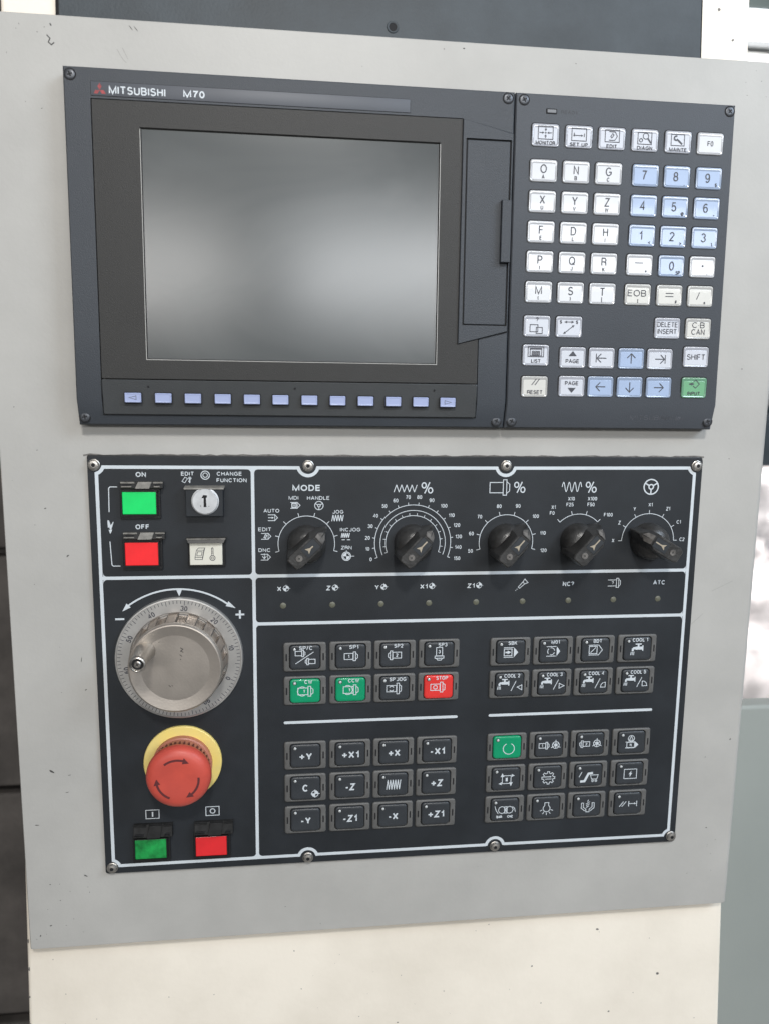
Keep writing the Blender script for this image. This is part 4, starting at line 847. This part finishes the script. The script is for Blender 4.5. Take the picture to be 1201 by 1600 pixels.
# ---- handwheel
o = (WX, WZ, 2)
g = G(); g.lathe(WX, WZ, [(40.5, 2.0), (40.4, 3.6), (39.9, 4.4), (39.2, 4.5), (38.9, 4.2), (31.2, 4.2), (30.8, 3.9), (30.6, 3.0), (25, 3.0)], 96); hw = part('handwheel', g, DIAL, sp, o, 'silver handwheel with graduated dial and crank handle', angle=30)
Z0A = -24.5
g = G(); g.base = 4.23
for i in range(100):
    a = R(Z0A + 3.6 * i); l = 2.0 if i % 5 else 3.0; g.at(WX, WZ, Z0A + 3.6 * i); g.line(.36, (38.6 - l, 0), (38.6, 0))
part('graduation', g, INK, hw, o)
for i in range(10):
    a = Z0A + 36 * i; g = G(); g.base = 4.24; g.at(WX + 33.6 * math.cos(R(a)), WZ + 33.6 * math.sin(R(a)), a - 90); g.text(str(i * 10), 0, 0, 3.4, .012); part('lettering', g, INK, hw, o)
def wrad(i, n, r): return r
WA = []
for i in range(15):
    for t, k_ in ((0, 0), (2.2, 0), (4.4, 0), (6.4, 0), (6.5, 1), (9.5, 1), (12.5, 1), (15.5, 1), (17.6, 1), (17.7, 0), (20, 0), (22, 0)): WA.append((i * 24 + t - 1, k_))
def wl(r, d, notch=0):
    return [(WX + (r - notch * k_) * math.cos(R(t)), WZ + (r - notch * k_) * math.sin(R(t)), d) for t, k_ in WA]
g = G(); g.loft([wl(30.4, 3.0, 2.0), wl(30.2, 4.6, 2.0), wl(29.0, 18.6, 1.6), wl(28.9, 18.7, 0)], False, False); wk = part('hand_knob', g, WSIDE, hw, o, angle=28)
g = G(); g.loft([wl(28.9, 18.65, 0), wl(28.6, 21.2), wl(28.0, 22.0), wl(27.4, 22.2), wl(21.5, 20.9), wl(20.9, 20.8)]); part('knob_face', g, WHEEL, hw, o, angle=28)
g = G()
def onside(t, d, e=.12): rr_ = 30.2 - (d - 4.6) * (1.2 / 14) + e; return (WX + rr_ * math.cos(R(t)), WZ + rr_ * math.sin(R(t)), d)
for i in range(15):
    for t in (6.2, 17.7): t = i * 24 + t - 1; g.add([onside(t, 6.5), onside(t + .9, 6.5), onside(t + .9, 18.5), onside(t, 18.5)], [(0, 1, 2, 3)])
    for k in range(5): t = i * 24 + 5.2 + k * 2.48; g.add([onside(t, 5.6), onside(t + 2.5, 5.6), onside(t + 2.5, 6.6), onside(t, 6.6)], [(0, 1, 2, 3)])
part('notch_edge', g, CHIP, hw, o)
g = G(); g.base = 20.84; g.line(.5, (57.0, -136.6), (58.6, -137.6), (57.2, -138.8), (58.9, -139.6)); g.line(.45, (56.6, -141), (58, -142.2)); g.disc(57.1, -144.0, .35, 6); g.line(.35, (49.4, -160.6), (50.6, -161.9)); g.line(.3, (51.2, -160.6), (51.8, -161.4)); g.line(.25, (44, -133), (45, -132.4)); part('scratch', g, CHIP, hw, o, 'dark scrawl marks on the wheel face')
hx, hz = 35.9, -138.3
g = G(); g.lathe(hx, hz, [(6.2, 20.9), (6.1, 22.0), (5.7, 24), (5.0, 33), (4.7, 41), (4.9, 44.0), (4.6, 45.2), (3.9, 45.6), (3.75, 45.5), (3.7, 44.2), (.05, 44.0)], 36); hd = part('crank_handle', g, STEEL, hw, o, 'tapered steel crank handle')
g = G(); g.lathe(hx, hz, [(3.65, 44.05), (3.4, 44.3), (3.0, 44.3), (.05, 44.3)], 24); part('handle_cap', g, GAP, hw, o)
g = G(); g.lathe(hx, hz, [(2.1, 44.3), (2.0, 44.9), (1.6, 45.2), (.05, 45.2)], 20); part('handle_screw', g, STEEL, hw, o)
g = G(); g.base = 45.25; g.at(hx, hz, 30); g.line(.45, (-1.2, 0), (1.2, 0)); g.line(.45, (0, -1.2), (0, 1.2)); part('screw_recess', g, GAP, hw, o)
# ---- emergency stop
EX, EZ = 54.0, -220.8; o = (EX, EZ, 2)
g = G(); g.lathe(EX, EZ, [(25.2, 2.0), (25.1, 3.6), (24.6, 4.0), (18.5, 4.3), (17.8, 4.3)], 64); es = part('emergency_stop', g, YEL, sp, o, 'red mushroom emergency stop on a yellow ring')
g = G(); g.lathe(EX, EZ, [(19.2, 4.2), (19.2, 8.0), (18.3, 8.6), (17.6, 18.5)], 56); part('collar', g, REDC, es, o)
g = G()
for i in range(40):
    a = 2 * PI * i / 40; g.loft([[(EX + r_ * math.cos(a + t), EZ + r_ * math.sin(a + t), d) for r_, t in ((17.0, -.03), (19.0, -.03), (19.0, .03), (17.0, .03))] for d in (12.5, 18.5)])
part('collar_teeth', g, REDD, es, o)
g = G(); g.lathe(EX, EZ, [(17.5, 17.6), (19.4, 17.9), (20.1, 18.8), (20.4, 20.5), (20.2, 22.4), (19.4, 24.4), (17.8, 25.9), (15.4, 26.8), (11.5, 27.1), (9.5, 26.9), (.05, 26.8)], 64); part('mushroom_head', g, RED, es, o, angle=60)
g = G(); 
for a0 in (128, 5, 247):
    g.base = 27.12
    a1 = a0 - 66; g.arc(1.4, EX, EZ, 13.0, a0, a1 + 12, 12)
    t = R(a1 + 12); e = R(a1 - 6); g.poly((EX + 10.9 * math.cos(t), EZ + 10.9 * math.sin(t)), (EX + 15.1 * math.cos(t), EZ + 15.1 * math.sin(t)), (EX + 13 * math.cos(e), EZ + 13 * math.sin(e)))
part('turn_arrow', g, REDD, es, o)
# small framed symbols
g = pr(); g.rect(.5, 28.9, 37.4, -260.2, -254.2); g.line(.9, (33.2, -255.5), (33.2, -258.9)); done(g, 'symbol')
g = pr(); g.rect(.5, 67.9, 76.6, -260.0, -253.8); g.circle(.6, 72.3, -256.9, 1.6, 16); done(g, 'symbol')
# ---- membrane keys
FW, FH = 27.6, 19.6
g = G(); hw_, hh_ = FW / 2, FH / 2
f = lambda e, d: [(x, z, d) for x, z in rr(-hw_ + e, hw_ - e, -hh_ + e, hh_ - e, max(1.6 - e * .5, .5), 4)]
fi = lambda e, d: [(x, z, d) for x, z in rr(-10.3 + e, 10.3 - e, -8.6 + e, 8.6 - e, 2.4, 4)]
g.loft([f(0, 0), f(0, .9), f(.35, 1.3), f(.8, 1.45), fi(-.2, 1.45), fi(0, 1.2), fi(.1, .2)], False, False); FME = g.mesh('push_key', FRM, angle=30)
g = G(); g.base = .25; g.fill(-10.4, 10.4, -8.7, 8.7); GME = g.mesh('key_gap', GAP)
g = G(); g.base = 1.5; g.fill(-.5, .5, -2.4, 2.4); SME = g.mesh('side_slot', GAP)
_C = {}
def capmesh(m):
    if m.name not in _C:
        g = G(); f = lambda e, d, k=0: [(x, z, d) for x, z in rr(-9.8 + e, 9.8 - e, -8.1 + e, 8.1 - e - k, max(2.3 - e * .4, .6), 4)]
        g.loft([f(0, .2), f(0, 1.5), f(.3, 1.95), f(.8, 2.15), f(1.8, 2.2, 0)]); _C[m.name] = g.mesh('key_cap', m, angle=50)
    return _C[m.name]
g = G(); g.lathe(0, 0, [(1.0, 2.1), (.95, 2.55), (.6, 2.8), (.05, 2.85)], 14); LME = g.mesh('lamp', LAMP)
g = G(); g.base = 2.24; g.circle(.35, 0, 0, 1.15, 12); LRE = g.mesh('lamp_rim', GAP)
def pkey(x0, zt, cap, fn, label, n=0):
    x, z = x0 + FW / 2, zt - FH / 2; o = (x, z, 2.0)
    k = link('push_key', FME, sp, o, label); link('key_gap', GME, k, o); link('key_cap', capmesh(cap), k, o)
    for sx in (-12.05, 12.05): link('side_slot', SME, k, (x + sx, z, 2.0))
    link('lamp', LME, k, (x - 6.7, z + 5.6, 2.0)); link('lamp_rim', LRE, k, (x - 6.7, z + 5.6, 2.0))
    g = G(); g.base = 2.0 + 2.24; g.at(x, z, 0, 1.09); g.minw = .44; fn(g); part('legend', g, WHITE, k, o)
def spin(g, x, z, s=1, fl=1, t=None, rot=0):
    q = [(-3.4, 1.7), (1.4, 1.7), (1.4, -1.7), (-3.4, -1.7)]
    c_, s_ = math.cos(R(rot)), math.sin(R(rot)); T = lambda p: (x + (p[0] * fl * c_ - p[1] * s_) * s, z + (p[0] * fl * s_ + p[1] * c_) * s)
    g.line(.36, *map(T, q), close=True); g.line(.36, *map(T, [(1.5, 2.5), (2.8, 2.5), (2.8, -2.5), (1.5, -2.5)]), close=True); g.line(.36, *map(T, [(2.9, 1.7), (3.9, .9), (3.9, -.9), (2.9, -1.7)]))
    if t: a = T((-1, 0)); g.text(t, a[0], a[1], 2.0 * s, .03)
def ttl(t, w, x=.6): return lambda g: g.text(t, x, 5.9, 2.4, .02, wid=w * 1.08)
def k_spc(g): ttl('SP/C', 7.6)(g); spin(g, -3.0, 2.6, .8); spin(g, 3.4, -2.5, .8, -1); g.line(.36, (-5.6, -3.8), (5.2, 3.4))
def k_sp1(g): ttl('SP1', 5.2, 2)(g); spin(g, 0, 0, 1.1, 1, '1')
def k_sp2(g): ttl('SP2', 5.2, 2)(g); spin(g, 0, 0, 1.1, -1, '2')
def k_sp3(g): ttl('SP3', 5.2, 2)(g); spin(g, 0, .4, 1.1, 1, '3', -90)
def k_cw(g): ttl('CW', 4.4, 2)(g); spin(g, 0, 0, 1.25); g.arc(.36, -1.6, 0, 2.9, 60, 300, 12); g.text('T', -.4, 0, 1.8)
def k_ccw(g): ttl('CCW', 6.2, 2)(g); spin(g, 0, 0, 1.25); g.arc(.36, -1.6, 0, 2.9, -120, 120, 12); g.text('T', -.4, 0, 1.8)
def k_spj(g): ttl('SP.JOG', 9.6, 1.8)(g); g.rect(.4, -5.0, 1.0, -2.0, 2.0); g.rect(.4, 1.2, 2.8, -3.4, 3.4); g.line(.4, (2.9, 2.2), (4.0, 1.6), (4.0, -1.6), (2.9, -2.2)); g.arc(.4, -2, 0, 1.5, 30, 150, 6); g.arc(.4, -2, 0, 1.5, 210, 330, 6)
def k_stop(g): ttl('STOP', 6.8, 2)(g); g.rect(.4, -5.0, .8, -2.0, 2.0); g.circle(.45, -2.1, 0, 1.2, 12); g.rect(.4, 1.0, 2.6, -3.2, 3.2); g.line(.4, (2.7, 2.2), (3.9, 1.6), (3.9, -1.6), (2.7, -2.2))
def k_sbk(g): ttl('SBK', 5.2, 1)(g); g.line(.4, (-4.6, 3), (1.6, 3)); g.line(.4, (-4.6, -3.2), (1.6, -3.2)); g.rect(.5, -4.3, .6, -2.2, 2.1); g.arrow(1.0, -3.6, 0, .2, 0, 2.4); g.poly((1.9, 3.1), (4.6, -.1), (1.9, -3.3))
def k_m01(g): ttl('M01', 5.0, 1)(g); g.line(.4, (-4.6, 3), (1.6, 3)); g.line(.4, (-4.6, -3.2), (1.6, -3.2)); [g.arc(.45, -1.6, -.1, 2.3, a, a + 90, 6) for a in (10, 130, 250)]; g.poly((1.9, 3.1), (4.2, -.1), (1.9, -3.3))
def k_bdt(g): ttl('BDT', 5.2, 1.2)(g); g.line(.4, (-4.6, 3.2), (2, 3.2), (4.4, 0), (2, -3.2), (-4.6, -3.2)); g.rect(.4, -4.2, .9, -2.3, 2.4); g.line(.45, (-3.2, -1.6), (0, 1.6))
def faucet(g, x, z, s=1.0):
    p = lambda *q: g.poly(*[(x + a * s, z + b * s) for a, b in q])
    p((-3.2, -.9), (-3.2, .5), (-2.2, 1.5), (-1.0, 1.5), (-1.0, .1), (-2.0, .1), (-2.0, -.9)); p((-1.0, 1.7), (3.0, 1.7), (3.0, -.1), (-1.0, -.1)); p((.2, 1.7), (1.3, 1.7), (1.3, 2.9), (.2, 2.9)); p((-1.1, 2.9), (2.6, 2.9), (2.6, 3.6), (-1.1, 3.6)); p((3.0, 2.4), (3.7, 2.4), (3.7, -.8), (3.0, -.8))
    for q in (-3.5, -2.6, -1.8): g.line(.25 * s, (x + q * s, z - 1.3 * s), (x + q * 1.08 * s, z - 3.3 * s))
def k_c(n):
    def f(g):
        ttl('COOL %d' % n, 9.4, 1.4)(g)
        if n == 1: faucet(g, -.4, -.4, 1.1); return
        faucet(g, -4.0, .4, 1.0); g.line(.4, (.9, -4), (4.0, 2.4))
        if n == 2: g.line(.4, (4.8, -1.6), (7.8, -.2), (7.8, -3.4), close=True)
        if n == 3: g.line(.4, (4.6, .0), (4.6, -3.2), (7.8, -1.6), close=True)
        if n == 4: g.line(.4, (7.6, -3.4), (4.4, -3.4), (5.0, -1.4), (6.2, -.4), (7.6, -.2), close=True)
        if n == 5: g.line(.4, (4.4, -3.4), (7.6, -3.4), (7.0, -1.4), (5.8, -.4), (4.4, -.2), close=True)
    return f
def wd(t, w_, h=3.4): return lambda g: g.text(t, .2, -.2, 4.6, .03, wid=w_ * 1.12)
def k_cc(g): g.text('C', 0, .3, 4.6, .03); cr(g, 5.9, -3.6, 2.0)
def k_wave(g): wave(g, .5, -4.2, 4.6, -3.2, 3.2, 11)
def k_start(g): g.arc(.5, 1.0, -.8, 3.6, 115, 425, 30)
def turret(g, x, z, s=1): g.circle(.36, x, z, 1.9 * s, 16); g.circle(.3, x, z, .7 * s, 8); [g.line(.4, (x, z), (x + 2.9 * s * math.cos(R(a)), z + 2.9 * s * math.sin(R(a)))) for a in (90, 210, 330)]; [g.line(.3, (x, z), (x + 1.9 * s * math.cos(R(a)), z + 1.9 * s * math.sin(R(a)))) for a in (30, 150, 270)]
def k_t1(g): spin(g, -3.6, .2, .9, 1, '1'); turret(g, 4.3, .4, 1.2)
def k_t2(g): spin(g, -3.6, .2, .9, -1, '2'); turret(g, 4.3, .4, 1.2)
def k_lub(g): g.rect(.4, -3.2, 2.0, -3.4, .2); g.text('N', -.6, -1.6, 1.8, .02); g.poly((2.3, .6), (4.6, -1.6), (2.3, -3.8)); g.circle(.4, -.4, 2.7, 2.1, 14); g.line(.4, (-1.8, 1.5), (-.4, 4.2), (1, 1.5), close=True); g.line(.4, (-4.2, .4), (2, .4)); g.line(.4, (-4.2, -3.6), (2, -3.6))
def k_cyc(g): g.rect(.4, -2.4, 3.2, -2.9, 2.4); g.line(1.3, (.4, -1.4), (.4, 1.0)); g.poly((-2.4, 4.2), (-3.6, 1.6), (-1.2, 1.6)); g.poly((3.2, -4.8), (2, -2.2), (4.4, -2.2)); g.poly((5.6, 2.4), (3.6, 3.4), (3.6, 1.4)); g.poly((-4.8, -2.9), (-2.8, -1.9), (-2.8, -3.9))
def k_gear(g):
    P_ = []
    for i in range(8):
        for da, r_ in ((-14, 3.2), (-9, 4.3), (9, 4.3), (14, 3.2)): a = R(i * 45 + da); P_.append((.4 + r_ * math.cos(a), -.4 + r_ * math.sin(a)))
    g.line(.45, *P_, close=True); g.arrow(.35, -2.4, .3, 2.6, .3, 1.1); g.line(.35, (-1.6, -1.2), (2.4, -1.2))
def k_conv(g): g.line(.4, (-6.4, -1), (-4.6, 2.6)); g.line(1.5, (-5.6, -4.0), (-2.6, -3.8), (-.2, 1.2), (2.8, 1.6)); g.line(.4, (1.2, .2), (2.0, -2.6), (5.6, -2.6), (6.4, .2), close=True); g.circle(.4, 2.8, -3.8, .6, 8); g.circle(.4, 5.0, -3.8, .6, 8)
def k_volt(g): g.rect(.45, -3.8, 4.6, -3.4, 3.0); g.poly((1.2, 2.0), (-.8, -.5), (.5, -.2)); g.poly((.1, .2), (1.6, .5), (0, -2.4))
def k_bar(g): g.circle(.4, -1.9, .0, 2.4, 8); g.circle(.4, 3.0, .0, 2.4, 8); g.rect(.4, -.2, 1.4, -2.2, 2.2); g.line(.4, (-6.6, 2.8), (-5.8, 0), (-4.4, -2.4)); g.line(.4, (7.0, -1.6), (6.2, 1), (5.0, 2)); g.text('BAR', -3.6, -4.6, 1.6, .0); g.text('CHC', 3.6, -4.6, 1.6, .0)
def k_bulb(g): g.arc(.45, .2, 0, 2.3, 140, -320 + 360 + 0 - 360, 20) if 0 else g.arc(.45, .2, -.4, 2.3, -235, 55, 20); g.line(.45, (-1.1, 1.4), (-1.1, 3.6), (1.5, 3.6), (1.5, 1.4)); [g.line(.4, (.2 + 2.9 * math.cos(R(a)), -.4 + 2.9 * math.sin(R(a))), (.2 + 4.6 * math.cos(R(a)), -.4 + 4.6 * math.sin(R(a)))) for a in (-20, -55, -90, -125, -160)]
def k_tank(g): g.line(.45, (-3.8, 2), (-2.4, 2), (-2.4, -1), (-.6, -2.4), (-.6, -4.2), (1.6, -4.2), (1.6, -2.4), (3.4, -1), (3.4, 2), (4.8, 2)); g.line(.45, (-3.8, 2), (-3.8, -1.6), (-1.2, -3.6)); g.line(.45, (4.8, 2), (4.8, -1.6), (2.2, -3.6)); g.line(.4, (-.6, .0), (1.6, 1.4)); g.line(.4, (-.8, 1.2), (1.8, 2.8)); g.line(.4, (.2, 2.8), (.8, 4.2)); g.line(.4, (-.6, -1.2), (1.4, 0))
def k_rst(g): g.line(.5, (-5.8, -1.8), (-3.0, 1.6)); g.line(.5, (-4.0, -1.8), (-1.2, 1.6)); g.line(.5, (.6, 1.9), (.6, -1.9)); g.line(.45, (.6, 0), (5.8, 0)); g.line(.5, (6.0, 1.9), (6.0, -1.9)); g.poly((5.6, 0), (4.2, .7), (4.2, -.7))
XA = (120.2, 150.1, 179.6, 209.3); XB = (258.3, 288.1, 317.8, 348.0)
for i, (c, f_, lb) in enumerate(((CAP, k_spc, 'black SP/C key'), (CAP, k_sp1, 'black SP1 key'), (CAP, k_sp2, 'black SP2 key'), (CAP, k_sp3, 'black SP3 key'))): pkey(XA[i], -141.1, c, f_, lb)
for i, (c, f_, lb) in enumerate(((CAPG, k_cw, 'green CW key'), (CAPG, k_ccw, 'green CCW key'), (CAP, k_spj, 'black SP.JOG key'), (CAPR, k_stop, 'red STOP key'))): pkey(XA[i], -164.3, c, f_, lb)
for i, (f_, lb) in enumerate(((k_sbk, 'SBK'), (k_m01, 'M01'), (k_bdt, 'BDT'), (k_c(1), 'COOL 1'))): pkey(XB[i], -141.2, CAP, f_, 'black %s key' % lb)
for i in range(4): pkey(XB[i], -164.3, CAP, k_c(i + 2), 'black COOL %d key' % (i + 2))
for j, row in enumerate(((('+Y', 7.4), ('+X1', 9.8), ('+X', 7.0), ('-X1', 8.6)), (None, ('-Z', 5.6), None, ('+Z', 7.0)), (('-Y', 5.8), ('-Z1', 8.2), ('-X', 5.8), ('+Z1', 9.6)))):
    zt = (-209.8, -233.0, -256.0)[j]
    for i in range(4):
        if row[i]: pkey(XA[i], zt, CAP, wd(row[i][0], row[i][1], 3.7), 'black %s key' % row[i][0])
        else: pkey(XA[i], zt, CAP, k_cc if i == 0 else k_wave, 'black C key' if i == 0 else 'black zigzag key')
for j, row in enumerate((((CAPG, k_start, 'green cycle start key'), (CAP, k_t1, 'black key with spindle 1 and turret'), (CAP, k_t2, 'black key with spindle 2 and turret'), (CAP, k_lub, 'black lubrication key')),
        ((CAP, k_cyc, 'black key with four arrows round a block'), (CAP, k_gear, 'black gear key'), (CAP, k_conv, 'black chip conveyor key'), (CAP, k_volt, 'black key with a flash in a box')),
        ((CAP, k_bar, 'black BAR key'), (CAP, k_bulb, 'black lamp key'), (CAP, k_tank, 'black key with a spray over a tray'), (CAP, k_rst, 'black key with two strokes and a bar')))):
    for i in range(4): pkey(XB[i], (-209.6, -232.9, -255.8)[j], *row[i])
